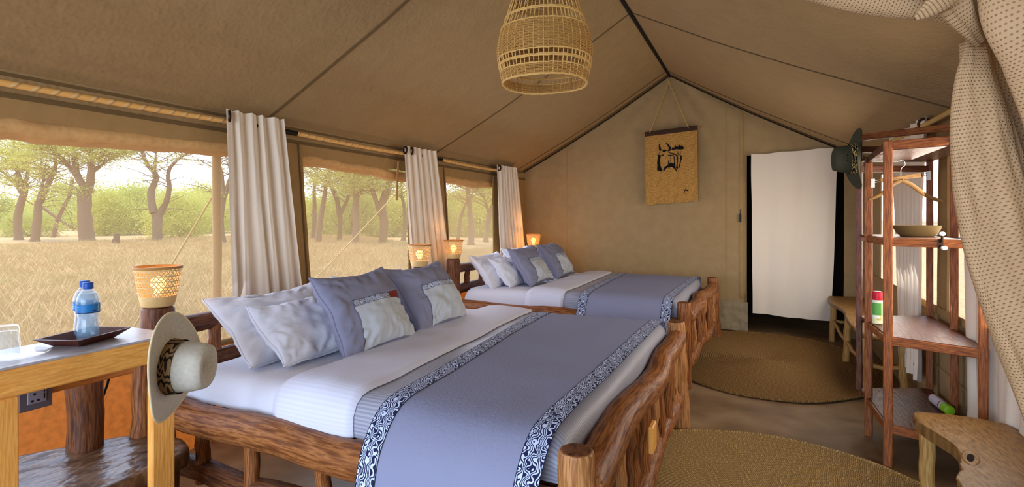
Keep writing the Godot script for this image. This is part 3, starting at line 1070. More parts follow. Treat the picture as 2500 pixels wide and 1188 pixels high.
func outdoors() -> void:
	var mb := MB.new()
	mb.grid(60, 60, func(u: float, w: float) -> Vector3:
		var x := lerpf(-150, 40, pow(u, 0.6))
		var z := lerpf(40, -190, pow(w, 0.8))
		var far := clampf((Vector2(x, z).length() - 10.0) / 60.0, 0.0, 1.0)
		return V(x, -0.26 + 0.12 * far * n3(x * 0.06, z * 0.06, 1.0), z), 1, 1, false, false)
	var g := struct("ground", mb, M.ground)
	g.set_meta("kind", "structure")
	# dry grass, thick near the tent
	for kind in 3:
		var tuft := MB.new()
		var q := RandomNumberGenerator.new()
		q.seed = 50 + kind
		for k in 26:
			var a := Vector3(q.randfn(0, 0.13), 0, q.randfn(0, 0.10))
			var lean := Vector3(q.randfn(0, 0.05), q.randf_range(0.08, 0.30), q.randfn(0, 0.05))
			var wd := Vector3(q.randf_range(-1, 1), 0, q.randf_range(-1, 1)).normalized() * 0.0028
			tuft.tri3(a - wd, a + wd, a + lean * 0.6 + wd * 0.6)
			tuft.tri3(a - wd * 0.2, a + lean * 0.5 + wd, a + lean + Vector3(lean.x * 0.4, -0.006, lean.z * 0.4))
		var xs := []
		for i in 26000:
			var x := WL - 0.9 - pow(R(0, 1), 1.7) * 34.0
			var z := R(3.0, -34.0) * (0.35 + 0.65 * (-x / 30.0 if x < -12.0 else 0.5))
			if x > -9.0:
				z = R(1.0, -14.0)
			xs.append(V(x, -0.26, z))
		var mm := MultiMesh.new()
		mm.transform_format = MultiMesh.TRANSFORM_3D
		mm.mesh = tuft.mesh()
		mm.instance_count = xs.size()
		for i in xs.size():
			var s := R(0.7, 1.5)
			mm.set_instance_transform(i, Transform3D(Basis(Vector3.UP, R(0, TAU)).scaled(V(s * 1.2, s * R(0.6, 1.0), s * 1.2)), xs[i]))
		var o := MultiMeshInstance3D.new()
		o.name = numbered("dry_grass")
		o.multimesh = mm
		o.material_override = M["grass_%d" % kind]
		add_child(o)
		tag(o, ["tall straw-coloured dry grass of the plain outside the windows", "duller tan dry grass mixed through the plain outside", "faintly green dry grass mixed through the plain outside"][kind], "grass")
		o.set_meta("kind", "stuff")
	acacia("stout acacia with a thick trunk parting into upright limbs, beyond the bottles", V(-39.77, -0.26, -19.79), [[0.46, [[0.0, 0.0], [-0.05, 1.66], [-0.13, 3.32]]], [0.24, [[-0.13, 3.27], [-0.56, 4.34], [-0.94, 5.54], [-1.1, 6.75], [-1.2, 8.09]], 1.00], [0.27, [[-0.11, 3.27], [0.24, 4.61], [0.35, 5.68], [0.72, 7.28], [0.88, 8.35]], 1.00], [0.16, [[-0.56, 4.34], [-1.29, 5.14], [-1.95, 6.08], [-2.49, 6.75]], 1.60], [0.13, [[0.24, 4.61], [0.99, 5.27], [1.93, 5.89]], 1.00]], 34, 0.55, 1.00, 0, "", "bark")
	acacia("bare-limbed acacia forking low into two long arms, before a round green bush", V(-35.64, -0.26, -21.70), [[0.32, [[0.0, 0.0], [0.05, 1.26], [-0.08, 2.06]]], [0.24, [[-0.08, 1.93], [-0.4, 3.27], [-0.35, 4.34], [-0.83, 5.14], [-1.15, 5.89], [-1.37, 7.01]], 0.90], [0.21, [[0.05, 1.66], [0.59, 2.6], [0.94, 3.53], [1.04, 4.61], [1.58, 5.35], [2.2, 5.89]], 0.90], [0.13, [[-0.35, 4.34], [-0.13, 5.14], [-0.03, 6.75]], 0.70]], 24, 0.22, 0.80, 2, "", "bark")
	acacia("acacia with a slim curving trunk at the edge of the window over the table", V(-48.55, -0.26, -19.81), [[0.27, [[0.0, 0.0], [-0.09, 1.66], [0.39, 3.14], [0.68, 4.03]]], [0.18, [[0.68, 3.88], [0.15, 5.22], [0.03, 6.4], [-0.15, 7.88]], 1.00], [0.15, [[0.68, 3.88], [1.04, 4.92], [0.92, 6.11], [1.16, 7.59]], 1.00], [0.15, [[0.39, 3.14], [-0.74, 4.33], [-2.22, 5.51]], 1.00]], 34, 0.70, 1.10, 0, "", "bark")
	acacia("leaning acacia standing between the slim one and the stout one", V(-44.33, -0.26, -18.95), [[0.28, [[0.0, 0.0], [0.22, 1.38], [0.3, 2.77]]], [0.22, [[0.3, 2.63], [0.94, 4.15], [1.27, 5.26], [1.44, 6.78]], 1.00], [0.14, [[0.3, 2.63], [0.41, 3.87], [0.33, 5.4]], 0.80]], 26, 0.45, 1.00, 0, "", "bark")
	acacia("thin slanting acacia just beside the stout thick trunk", V(-51.82, -0.26, -23.38), [[0.17, [[0.0, -0.0], [0.33, 1.66], [1.0, 3.32], [1.59, 4.81]]], [0.13, [[-1.0, 2.49], [0.66, 1.33], [1.59, 0.83]], 0.10]], 20, 0.40, 1.00, 2, "", "bark")
	acacia("dark acacia half hidden behind the white curtain beside the tent pole", V(-28.08, -0.26, -20.84), [[0.24, [[0.0, 0.0], [-0.12, 1.3], [0.07, 2.96]]], [0.17, [[0.07, 2.85], [-0.24, 4.27], [-0.59, 5.34], [-1.07, 6.17]], 1.00], [0.14, [[0.07, 2.85], [0.5, 4.03], [1.07, 4.98]], 1.00]], 26, 0.30, 0.90, 1, "", "bark")
	acacia("slender acacia at the near edge of the window between two curtains", V(-27.42, -0.26, -26.97), [[0.17, [[0.0, -0.01], [0.14, 1.94], [0.22, 3.61], [0.28, 5.0], [0.39, 6.94]]]], 30, 0.70, 1.00, 1, "", "bark")
	acacia("pale acacia leaning gently beside the slender one", V(-23.79, -0.26, -23.82), [[0.20, [[0.0, 0.0], [0.15, 1.42], [0.34, 2.88], [0.68, 4.35], [0.88, 6.05]]]], 34, 0.70, 1.00, 0, "", "bark")
	acacia("crooked acacia with a forked top in the middle of the window between two curtains", V(-24.05, -0.26, -25.88), [[0.16, [[0.0, 0.0], [0.05, 1.53], [-0.16, 2.7], [-0.57, 3.73], [-0.86, 4.38]]], [0.13, [[0.03, 1.66], [0.52, 2.83], [0.88, 3.73], [1.35, 4.25]], 1.00]], 26, 0.50, 1.00, 1, "", "bark_dark")
	acacia("straight acacia with a side limb behind the slanting guy rope", V(-21.13, -0.26, -24.06), [[0.21, [[0.0, 0.0], [0.02, 1.42], [-0.05, 2.85], [0.0, 4.27], [-0.19, 5.93]]], [0.12, [[-0.02, 2.37], [0.33, 3.08], [0.9, 3.79], [1.47, 4.51]], 1.00]], 34, 0.60, 1.00, 0, "", "bark")
	acacia("broad dark acacia behind the upper end of the guy rope", V(-19.20, -0.26, -24.01), [[0.25, [[0.0, 0.0], [0.14, 1.2], [0.0, 2.35], [0.37, 3.5], [0.46, 4.89]]], [0.16, [[0.14, 1.31], [-0.39, 2.81], [-0.78, 3.97], [-1.08, 4.89]], 1.00]], 42, 0.90, 1.20, 1, "", "bark_dark")
	acacia("thin acacia beside the second white curtain", V(-23.03, -0.26, -31.21), [[0.18, [[0.0, -0.1], [0.09, 1.95], [-0.15, 3.71], [0.0, 5.47]]]], 34, 0.80, 1.10, 0, "", "bark")
	acacia("slender slanting acacia in the far window", V(-19.49, -0.26, -32.85), [[0.15, [[0.0, -0.1], [0.23, 1.66], [0.79, 3.13], [1.0, 4.3]]]], 26, 0.45, 1.00, 1, "", "bark")
	acacia("thick shadowy acacia in the middle of the far window", V(-15.74, -0.26, -28.07), [[0.22, [[0.0, 0.0], [0.0, 1.16], [-0.1, 2.4], [-0.25, 3.52], [-0.55, 4.39]]]], 34, 0.70, 1.10, 1, "", "bark")
	acacia("acacia leaning towards the third white curtain in the far window", V(-16.28, -0.26, -31.03), [[0.19, [[0.0, 0.04], [0.19, 1.52], [0.57, 2.74], [0.76, 3.82]]], [0.11, [[0.24, 1.66], [-0.05, 2.74], [-0.49, 3.55]], 1.00]], 28, 0.50, 1.00, 0, "", "bark")
	bush("big rounded yellow-green bush behind the bare forked acacia", V(-43.47, -0.26, -28.35), 5.0, 3.4, 420, 1.3, 10, "")
	bush("wide green bush between the stout acacia and the forked one", V(-55.82, -0.26, -31.45), 6.0, 4.6, 420, 1.5, 11, "")
	bush("green bush close behind the stout trunk", V(-53.41, -0.26, -28.16), 4.0, 4.0, 300, 1.4, 10, "")
	bush("light green bush beyond the tent pole", V(-52.38, -0.26, -37.45), 5.0, 4.4, 320, 1.5, 12, "")
	bush("low olive bush at the foot of the leaning acacia", V(-57.37, -0.26, -24.12), 4.5, 2.0, 220, 1.2, 11, "")
	bush("far hazy bush in the tree line behind the dry plain", V(-104.60, -0.26, -38.01), 8.0, 6.1, 210, 1.9, 10, "bushes of the far tree line")
	bush("far hazy bush in the tree line behind the dry plain", V(-103.90, -0.26, -40.91), 6.1, 4.8, 210, 1.9, 11, "bushes of the far tree line")
	bush("far hazy bush in the tree line behind the dry plain", V(-105.93, -0.26, -44.45), 8.3, 3.9, 210, 1.9, 12, "bushes of the far tree line")
	bush("far hazy bush in the tree line behind the dry plain", V(-91.46, -0.26, -40.71), 7.4, 5.1, 210, 1.9, 10, "bushes of the far tree line")
	bush("far hazy bush in the tree line behind the dry plain", V(-77.56, -0.26, -37.10), 6.7, 6.0, 210, 1.9, 11, "bushes of the far tree line")
	bush("far hazy bush in the tree line behind the dry plain", V(-91.74, -0.26, -47.11), 8.0, 4.0, 210, 1.9, 12, "bushes of the far tree line")
	bush("far hazy bush in the tree line behind the dry plain", V(-85.04, -0.26, -46.95), 6.0, 5.9, 210, 1.9, 10, "bushes of the far tree line")
	bush("far hazy bush in the tree line behind the dry plain", V(-73.01, -0.26, -43.53), 8.5, 5.9, 210, 1.9, 11, "bushes of the far tree line")
	bush("far hazy bush in the tree line behind the dry plain", V(-70.42, -0.26, -46.49), 7.3, 5.4, 210, 1.9, 12, "bushes of the far tree line")
	bush("far hazy bush in the tree line behind the dry plain", V(-65.75, -0.26, -46.79), 7.7, 6.1, 210, 1.9, 10, "bushes of the far tree line")
	bush("far hazy bush in the tree line behind the dry plain", V(-76.16, -0.26, -57.15), 6.9, 4.0, 210, 1.9, 11, "bushes of the far tree line")
	bush("far hazy bush in the tree line behind the dry plain", V(-59.92, -0.26, -48.19), 6.8, 5.2, 210, 1.9, 12, "bushes of the far tree line")
	bush("far hazy bush in the tree line behind the dry plain", V(-53.73, -0.26, -47.92), 6.8, 4.4, 210, 1.9, 10, "bushes of the far tree line")
	bush("far hazy bush in the tree line behind the dry plain", V(-63.75, -0.26, -61.25), 6.8, 4.9, 210, 1.9, 11, "bushes of the far tree line")
	bush("far hazy bush in the tree line behind the dry plain", V(-59.22, -0.26, -60.83), 8.4, 3.7, 210, 1.9, 12, "bushes of the far tree line")
	bush("far hazy bush in the tree line behind the dry plain", V(-55.03, -0.26, -63.77), 6.0, 5.6, 210, 1.9, 10, "bushes of the far tree line")
	bush("far hazy bush in the tree line behind the dry plain", V(-47.04, -0.26, -59.02), 6.0, 3.7, 210, 1.9, 11, "bushes of the far tree line")
	bush("far hazy bush in the tree line behind the dry plain", V(-41.09, -0.26, -57.69), 6.5, 5.6, 210, 1.9, 12, "bushes of the far tree line")
	bush("far hazy bush in the tree line behind the dry plain", V(-46.27, -0.26, -71.79), 6.9, 4.5, 210, 1.9, 10, "bushes of the far tree line")
	bush("far hazy bush in the tree line behind the dry plain", V(-38.79, -0.26, -66.33), 6.3, 5.5, 210, 1.9, 11, "bushes of the far tree line")
	bush("far hazy bush in the tree line behind the dry plain", V(-37.85, -0.26, -72.78), 6.1, 6.1, 210, 1.9, 12, "bushes of the far tree line")
	bush("far hazy bush in the tree line behind the dry plain", V(-29.12, -0.26, -61.26), 7.5, 6.0, 210, 1.9, 10, "bushes of the far tree line")
	bush("greyish bush behind the pale leaning acacia", V(-34.74, -0.26, -35.70), 4.6, 3.5, 280, 1.4, 10, "")
	bush("green bush behind the crooked forked acacia", V(-31.53, -0.26, -34.99), 4.6, 4.5, 280, 1.4, 11, "")
	bush("tall olive bush behind the guy rope", V(-31.78, -0.26, -38.18), 4.6, 3.9, 280, 1.4, 12, "")
	bush("dense olive bush beside the second white curtain", V(-28.68, -0.26, -37.41), 4.6, 3.5, 280, 1.4, 10, "")
	bush("yellowish bush at the near edge of the far window", V(-24.53, -0.26, -40.43), 4.6, 3.5, 280, 1.4, 11, "")
	bush("olive bush in the middle of the far window", V(-21.44, -0.26, -39.66), 4.6, 3.3, 280, 1.4, 10, "")
	bush("bush showing beside the third white curtain", V(-21.12, -0.26, -43.12), 4.6, 3.1, 280, 1.4, 11, "")
	var stump := thing("termite_stump", "short dark stump standing alone in the dry grass", "stump", V(-32.78, -0.26, -17.72))
	var sb := MB.new()
	log_mesh(sb, V(0, -0.1, 0), V(0.05, 0.75, 0), 0.2, 0.13, 3.0, 0.03, 10)
	part("trunk", sb, M.bark_dark, stump)
	# fly pole, guy ropes
	var pl := thing("tent_pole", "pale upright wooden pole outside the window beside the table", "pole", V(-3.95, -0.26, -2.87))
	var pm := MB.new()
	log_mesh(pm, V(0, 0, 0), V(0.0, 2.42, 0), 0.036, 0.032, 5.0, 0.006, 10)
	part("pole", pm, M.pole_wood, pl)
	for k in 3:
		var a: Vector3 = [V(-3.95, 1.62, -2.87), V(-4.2, 1.83, -5.72), V(-4.15, 1.98, -8.9)][k]
		var b: Vector3 = [V(-5.75, -0.2, -2.95), V(-7.0, -0.2, -6.15), V(-5.4, -0.2, -11.3)][k]
		var rp := MB.new()
		rp.tube([a, a.lerp(b, 0.5) - V(0, 0.02, 0), b], [0.008, 0.008, 0.008], 6)
		var ro := thing("guy_rope", ["taut guy rope running down from the pale tent pole", "taut guy rope slanting across the window between two curtains", "short guy rope seen through the far window"][k], "rope", b)
		for i in rp.v.size():
			rp.v[i] -= b
		part("rope", rp, M.rope, ro)
		var pg := MB.new()
		pg.tube([V(0.02, -0.15, 0), V(-0.06, 0.10, 0)], [0.012, 0.014], 6)
		part("peg", pg, M.bark_dark, ro)
	# sunlit canvas screen beyond the other side wall
	var sc := thing("canvas_windbreak", "peach sunlit canvas windbreak standing outside the windows behind the shelf", "windbreak", V(3.3, -0.26, -5.0))
	var sm := MB.new()
	sm.grid(40, 10, func(u: float, w: float) -> Vector3: return V(0.03 * sin(u * 30.0), w * 2.6, lerpf(5.0, -6.0, u)))
	part("sheet", sm, M.screen_canvas, sc)
	for k in 6:
		var sp := MB.new()
		log_mesh(sp, V(0.06, 0, 5.0 - k * 2.2), V(0.06, 2.7, 5.0 - k * 2.2), 0.03, 0.028, k, 0.01, 8)
		part("pole", sp, M.pole_wood, sc)

# ------------------------------------------------------------------ beds
func post(t: Node3D, called: String, at: Vector3, h: float, r: float, m: Material, sd: float, lean := Vector3.ZERO) -> void:
	var mb := MB.new()
	log_mesh(mb, at + lean, at + V(0, h, 0), r * 1.12, r, sd, 0.006, 20)
	var o := part(called, mb, m, t)
	var e := MB.new()
	e.lathe([Vector2(0.0001, 0.0), Vector2(r * 0.78, 0.0005), Vector2(r * 0.80, -0.004)], 20, Transform3D(Basis.IDENTITY, at + V(0, h + 0.0022, 0)))
	part("cut_end", e, M.log_end, o)

func crack(o: Node3D, at: Vector3, w: float, h: float, face: Vector3) -> void:
	var mb := MB.new()
	var x := Vector3.UP.cross(face).normalized()
	mb.lathe([Vector2(0.0001, 0.0), Vector2(0.5, 0.3), Vector2(0.9, 0.0)], 10, Transform3D(Basis(x * w * 0.5, Vector3.UP * h * 0.5, face * 0.002) * Basis(V(1, 0, 0), PI / 2), at))
	part("knot", mb, M.crack, o)

class Bed:
	var xh: float
	var xf: float
	var zn: float
	var zf: float
	var top := 0.70
	var bot := 0.565
	var rc := 0.075
	var nz: FastNoiseLite
	var sd := 0.0

	func length() -> float:
		return 2.0 * (top - bot - rc) + PI * rc + (zn - zf - 2.0 * rc)

	# a point of the bedding: x along the bed, s metres round the section from the near lower edge, off outwards
	func at(x: float, s: float, off: float) -> Vector3:
		var side := top - bot - rc
		var arc := PI * 0.5 * rc
		var flat := zn - zf - 2.0 * rc
		var z: float
		var y: float
		var ny: float
		var nzz: float
		if s < side:
			z = zn; y = bot + s; ny = 0.0; nzz = 1.0
		elif s < side + arc:
			var a := (s - side) / rc
			z = zn - rc + rc * cos(a); y = top - rc + rc * sin(a); ny = sin(a); nzz = cos(a)
		elif s < side + arc + flat:
			z = zn - rc - (s - side - arc); y = top; ny = 1.0; nzz = 0.0
		elif s < side + 2.0 * arc + flat:
			var a := (s - side - arc - flat) / rc
			z = zf + rc - rc * sin(a); y = top - rc + rc * cos(a); ny = cos(a); nzz = -sin(a)
		else:
			z = zf; y = top - rc - (s - side - 2.0 * arc - flat); ny = 0.0; nzz = -1.0
		var soft := 0.007 * nz.get_noise_3d(x * 2.2, z * 2.2, sd) + 0.003 * nz.get_noise_3d(x * 7.0, z * 4.0, sd + 5.0)
		y += ny * (off + soft)
		z += nzz * (off + soft)
		# rounded off towards both ends
		var xx := x
		var k := 1.0
		for e in [[xf, 1.0], [xh, -1.0]]:
			var over: float = (x - e[0]) * e[1] + rc
			if over > 0.0:
				var a: float = over / rc
				if a < PI * 0.5:
					xx = e[0] - e[1] * rc + e[1] * (rc + off) * sin(a)
					k = 1.0 - (1.0 - cos(a)) * rc / (top - bot)
				else:
					xx = e[0] + e[1] * off
					k = 1.0 - rc / (top - bot) - (a - PI * 0.5) * rc / (top - bot)
		return Vector3(xx, bot + (y - bot) * k, z)

func layer(b: Bed, o: Vector3, xa: Callable, xb: Callable, off: Callable, s0: float, s1: float, nu: int, nv: int) -> MB:
	var mb := MB.new()
	mb.grid(nu, nv, func(u: float, w: float) -> Vector3:
		var x := lerpf(xa.call(w), xb.call(w), u)
		return b.at(x, lerpf(s0, s1, w), off.call(u, w)) - o, absf(xb.call(0.5) - xa.call(0.5)), s1 - s0, false, false)
	return mb

# a throw laid over the bed and hanging free beyond the near rail; x = position along the bed
func runner_point(b: Bed, path: Array, x: float, w: float, off: float) -> Vector3:
	var f := w * (path.size() - 1)
	var i := mini(int(f), path.size() - 2)
	var p: Vector2 = (path[i] as Vector2).lerp(path[i + 1], f - i)
	var d: Vector2 = ((path[i + 1] as Vector2) - path[i]).normalized()
	var nrm := Vector2(d.y, -d.x)        # (y, z) -> outward
	var hang := clampf((b.bot + 0.05 - p.y) * 4.0, 0.0, 1.0)
	var soft := 0.006 * nz.get_noise_3d(x * 2.2, p.x * 2.2, b.sd) + 0.003 * nz.get_noise_3d(x * 6.0, p.x * 3.0, b.sd + 5.0) + hang * (0.018 * sin(x * 9.0 + b.sd) + 0.01 * nz.get_noise_3d(x * 5.0, p.y * 3.0, 2.0))
	soft += 0.004 * sin((x * 1.3 + p.x) * 9.0) * maxf(0.0, nz.get_noise_3d(x * 1.7, p.x * 1.2, 31.0)) * (1.0 - hang)
	return V(x, p.y + nrm.y * (off + soft), p.x + nrm.x * (off + soft))

func make_bed(k: int, nf: Vector3, ff: Vector3, nh: Vector3, fh: Vector3, words: String, xs: Dictionary) -> void:
	var t := thing("log_bed", ["rustic peeled-log bed beside the table, a yellow block nailed to its foot end", "rustic peeled-log bed standing against the back wall"][k], "bed", Vector3.ZERO)
	var pm: Array = [M.log_pale, M.log, M.log_dark]
	post(t, "foot_post", nf, 0.70, 0.056, M.log_pale if k == 0 else M.log, 1.0 + k * 9.0)
	post(t, "foot_post", ff, 0.70, 0.060, M.log_pale if k == 0 else M.log, 2.0 + k * 9.0, V(0.03, 0, 0))
	post(t, "head_post", nh, 0.985, 0.068, M.log_dark, 3.0 + k * 9.0)
	post(t, "head_post", fh, 0.985, 0.058, M.log_dark, 4.0 + k * 9.0)
	var L := func(called: String, a: Vector3, b: Vector3, r0: float, r1: float, m: Material, bend: float, squash := 1.0, sides := 16) -> MeshInstance3D:
		var mb := MB.new()
		log_mesh(mb, a, b, r0, r1, R(0, 90), bend, sides, squash)
		return part(called, mb, m, t)
	var Y := func(p: Vector3, y: float) -> Vector3: return V(p.x, y, p.z)
	# long sides
	L.call("side_rail", Y.call(nh, 0.525), Y.call(nf, 0.49), 0.066, 0.074, M.log, 0.015, 1.0, 22)
	L.call("side_rail", Y.call(fh, 0.52), Y.call(ff, 0.50), 0.062, 0.066, M.log, 0.02)
	L.call("lower_rail", Y.call(nh, 0.30), Y.call(nf, 0.22), 0.048, 0.052, M.log_dark, 0.02)
	L.call("lower_rail", Y.call(fh, 0.27), Y.call(ff, 0.22), 0.048, 0.05, M.log_dark, 0.02)
	for q in [0.155, 0.305, 0.50, 0.68, 0.86]:
		var p: Vector3 = nh.lerp(nf, q)
		var o: MeshInstance3D = L.call("baluster", Y.call(p, 0.25 - 0.06 * q), Y.call(p, 0.50), 0.031, 0.029, M.log, 0.008)
		if k == 0 and q < 0.2:
			crack(o, Y.call(p, 0.365) + V(0.004, 0, 0.030), 0.012, 0.05, V(0, 0, 1))
		p = fh.lerp(ff, q)
		L.call("baluster", Y.call(p, 0.22), Y.call(p, 0.50), 0.03, 0.03, M.log_dark, 0.01)
	# foot end
	L.call("foot_rail", Y.call(nf, 0.575) + V(0.012, 0, -0.02), Y.call(ff, 0.595) + V(0.012, 0, 0.02), 0.070, 0.060, M.log, 0.025, 1.0, 20)
	L.call("foot_lower_rail", Y.call(nf, 0.20) + V(0.012, 0, 0), Y.call(ff, 0.20) + V(0.012, 0, 0), 0.062, 0.055, M.log, 0.02)
	for q in 8:
		var p: Vector3 = nf.lerp(ff, (q + 0.9) / 8.9 + R(-0.012, 0.012)) + V(0.018 + R(-0.012, 0.012), 0, 0)
		var r := R(0.042, 0.058)
		var o: MeshInstance3D = L.call("foot_baluster", Y.call(p, 0.17), Y.call(p, 0.57), r, r * R(0.8, 1.0), [M.log, M.log_pale, M.log][q % 3], 0.012, 0.7)
		if q in [0, 1, 2, 4, 6]:
			crack(o, Y.call(p, R(0.32, 0.46)) + V(r * 1.0 + 0.002, 0, R(-0.01, 0.01)), R(0.014, 0.024), R(0.035, 0.06), V(1, 0, 0.1).normalized())
	if k == 0:
		var wb := MB.new()
		wb.box(nf.lerp(ff, 0.345) + V(0.094, 0.475, 0), V(0.022, 0.115, 0.085), 0.006, Basis(V(1, 0, 0), 0.05))
		part("nailed_block", wb, M.orange_wood, t, "small yellow block nailed to the foot end")
	# head end
	L.call("head_rail", Y.call(nh, 0.885), Y.call(fh, 0.89), 0.046, 0.044, M.log_dark, 0.03)
	L.call("head_lower_rail", Y.call(nh, 0.68), Y.call(fh, 0.68), 0.052, 0.05, M.log_dark, 0.01)
	for q in 6:
		var p: Vector3 = nh.lerp(fh, (q + 0.92) / 6.9)
		L.call("head_baluster", Y.call(p, 0.68), Y.call(p, 0.89), 0.032, 0.028, M.log, 0.008)
	# boards that carry the mattress
	for q in 9:
		var x := lerpf(nh.x + 0.2, nf.x - 0.15, q / 8.0)
		var sb := MB.new()
		sb.box(V(x, 0.545, (nh.z + fh.z) / 2), V(0.12, 0.022, absf(nh.z - fh.z) - 0.1), 0.003)
		part("slat", sb, M.log_dark, t)
	# bedding
	var b := Bed.new()
	b.nz = nz
	b.sd = k * 13.0
	b.xh = nh.x + 0.10
	b.xf = nf.x - 0.065
	b.zn = nh.z - 0.045
	b.zf = fh.z + 0.06
	var ln := b.length()
	var o0 := V((b.xh + b.xf) / 2, b.bot, (b.zn + b.zf) / 2)
	var mt := thing("mattress", "mattress in a white fitted sheet " + words, "mattress", o0)
	var mm := layer(b, o0, func(_w: float) -> float: return b.xh - 0.03, func(_w: float) -> float: return b.xf + 0.05, func(_u: float, _w: float) -> float: return 0.0, 0.0, ln, 60, 60)
	mm.quad(V(b.xh, b.bot, b.zf) - o0, V(b.xf, b.bot, b.zf) - o0, V(b.xf, b.bot, b.zn) - o0, V(b.xh, b.bot, b.zn) - o0)
	part("fitted_sheet", mm, M.white_cloth, mt)
	var dv := thing("duvet", "grey satin duvet with a white turned-down top " + words, "duvet", o0)
	var white_a := func(w: float) -> float: return lerpf(xs.fold_n, xs.fold_f, w) + 0.02 * sin(w * 7.0 + k)
	var white_b := func(w: float) -> float: return lerpf(xs.satin_n, xs.satin_f, w) + 0.008 * sin(w * 6.0)
	var wh := layer(b, o0, white_a, white_b, func(u: float, w: float) -> float: return 0.034 * clampf(minf(u * 7.0, 1.0), 0.0, 1.0) * clampf((1.0 - u) * 30.0 + 0.55, 0.0, 1.0) + 0.012 * sin(u * PI) - 0.003, 0.0, ln, 26, 60)
	part("turned_down_sheet", wh, M.striped_sheet, dv)
	var st := layer(b, o0, func(w: float) -> float: return white_b.call(w) - 0.04, func(_w: float) -> float: return b.xf + 0.075, func(_u: float, _w: float) -> float: return 0.012, 0.0, ln, 44, 60)
	part("satin_cover", st, M.grey_satin, dv)
	# runner
	var path: Array = []
	for q in [[b.zn + 0.150, 0.10], [b.zn + 0.155, 0.35], [b.zn + 0.150, 0.50], [b.zn + 0.115, 0.605], [b.zn + 0.03, 0.69], [b.zn - 0.07, b.top + 0.018], [b.zn - 0.25, b.top + 0.022], [b.zn - 0.9, b.top + 0.024], [b.zf + 0.25, b.top + 0.022], [b.zf + 0.07, b.top + 0.016], [b.zf + 0.0, b.top - 0.04], [b.zf - 0.035, b.top - 0.13]]:
		path.append(Vector2(q[0], q[1]))
	path = curve(path, 8)
	var acc := [0.0]
	for i in range(1, path.size()):
		acc.append(acc[-1] + (path[i] as Vector2).distance_to(path[i - 1]))
	var even := []
	var j := 0
	for i in 81:
		var want: float = acc[-1] * i / 80.0
		while j < path.size() - 2 and acc[j + 1] < want:
			j += 1
		even.append((path[j] as Vector2).lerp(path[j + 1], clampf((want - acc[j]) / maxf(acc[j + 1] - acc[j], 1e-5), 0.0, 1.0)))
	var rn := thing("bed_runner", "grey runner with navy-white patterned bands " + words, "bed runner", o0)
	var xl := func(w: float) -> float: return lerpf(xs.run_n, xs.run_f, smoothstep(0.1, 1.0, w))
	var xr := func(w: float) -> float: return lerpf(xs.end_n, xs.end_f, w)
	var body := MB.new()
	body.grid(44, 80, func(u: float, w: float) -> Vector3: return runner_point(b, even, lerpf(xl.call(w), xr.call(w), u), w, 0.0) - o0, 1, 1)
	part("panel", body, M.grey_cloth, rn)
	for e in 2:
		var bd := MB.new()
		var bw := 0.082
		bd.grid(4, 80, func(u: float, w: float) -> Vector3:
			var x: float = (xl.call(w) - 0.004 + u * bw) if e == 0 else (xr.call(w) + 0.004 - (1.0 - u) * bw)
			return runner_point(b, even, x, w, 0.003) - o0)
		for i in bd.uv.size():
			bd.uv[i] = Vector2(bd.uv[i].y * acc[-1] / 0.24, bd.uv[i].x)
		part("patterned_band", bd, M.zebra, rn, "navy and white squiggle-patterned border")
	# shade-giving soft pleats at the foot come with the satin itself
	# pillows and cushions
	var sh: float = xs.shift
	if k == 0:
		cushion("pillow", "big white pillow leaning on the headboard behind the small white one, bed by the table", V(-2.255 + sh, 0.855, b.zn - 0.45), 0.70, 0.44, 0.17, 42, "white", 0)
		cushion("pillow", "small square white pillow propped before the big one, bed by the table", V(-2.075 + sh, 0.845, b.zn - 0.40), 0.46, 0.36, 0.15, 46, "white", 1)
		cushion("cushion", "grey cushion whose patterned band ends in a red patch", V(-1.90 + sh, 0.905, -2.245), 0.57, 0.46, 0.19, 57, "grey_red", 2)
		cushion("cushion", "grey cushion with a plain blue-white band, behind the one with a red patch", V(-1.92 + sh, 0.900, -2.875), 0.57, 0.45, 0.19, 55, "grey", 3)
		cushion("pillow", "white pillow mostly hidden behind the two grey cushions, against the headboard", V(-2.27 + sh, 0.865, b.zn - 1.30), 0.70, 0.44, 0.16, 47, "white", 4)
		cushion("pillow", "white pillow wedged between the headboard pillow and the second grey cushion", V(-2.10 + sh, 0.845, b.zn - 1.22), 0.62, 0.40, 0.15, 50, "white", 5)
	else:
		cushion("pillow", "white pillow at the near end of the headboard, bed by the back wall", V(-2.26 + sh, 0.855, b.zn - 0.40), 0.66, 0.43, 0.17, 46, "white", 6)
		cushion("pillow", "white pillow propped before the first, bed by the back wall", V(-2.09 + sh, 0.845, b.zn - 0.42), 0.50, 0.37, 0.15, 48, "white", 7)
		cushion("cushion", "grey cushion standing beside the white pillows, bed by the back wall", V(-1.93 + sh, 0.895, -5.19), 0.62, 0.46, 0.19, 54, "grey", 8)
		cushion("cushion", "grey cushion below the lamp in the corner, against the back wall", V(-1.92 + sh, 0.90, -5.93), 0.62, 0.46, 0.19, 56, "grey", 9)
		cushion("pillow", "white pillow showing only its top behind the grey cushions, bed by the back wall", V(-2.25 + sh, 0.87, b.zn - 1.20), 0.68, 0.46, 0.16, 50, "white", 10)
		cushion("pillow", "white pillow hidden behind the cushion below the corner lamp", V(-2.12 + sh, 0.85, b.zn - 1.42), 0.5, 0.40, 0.14, 50, "white", 11)

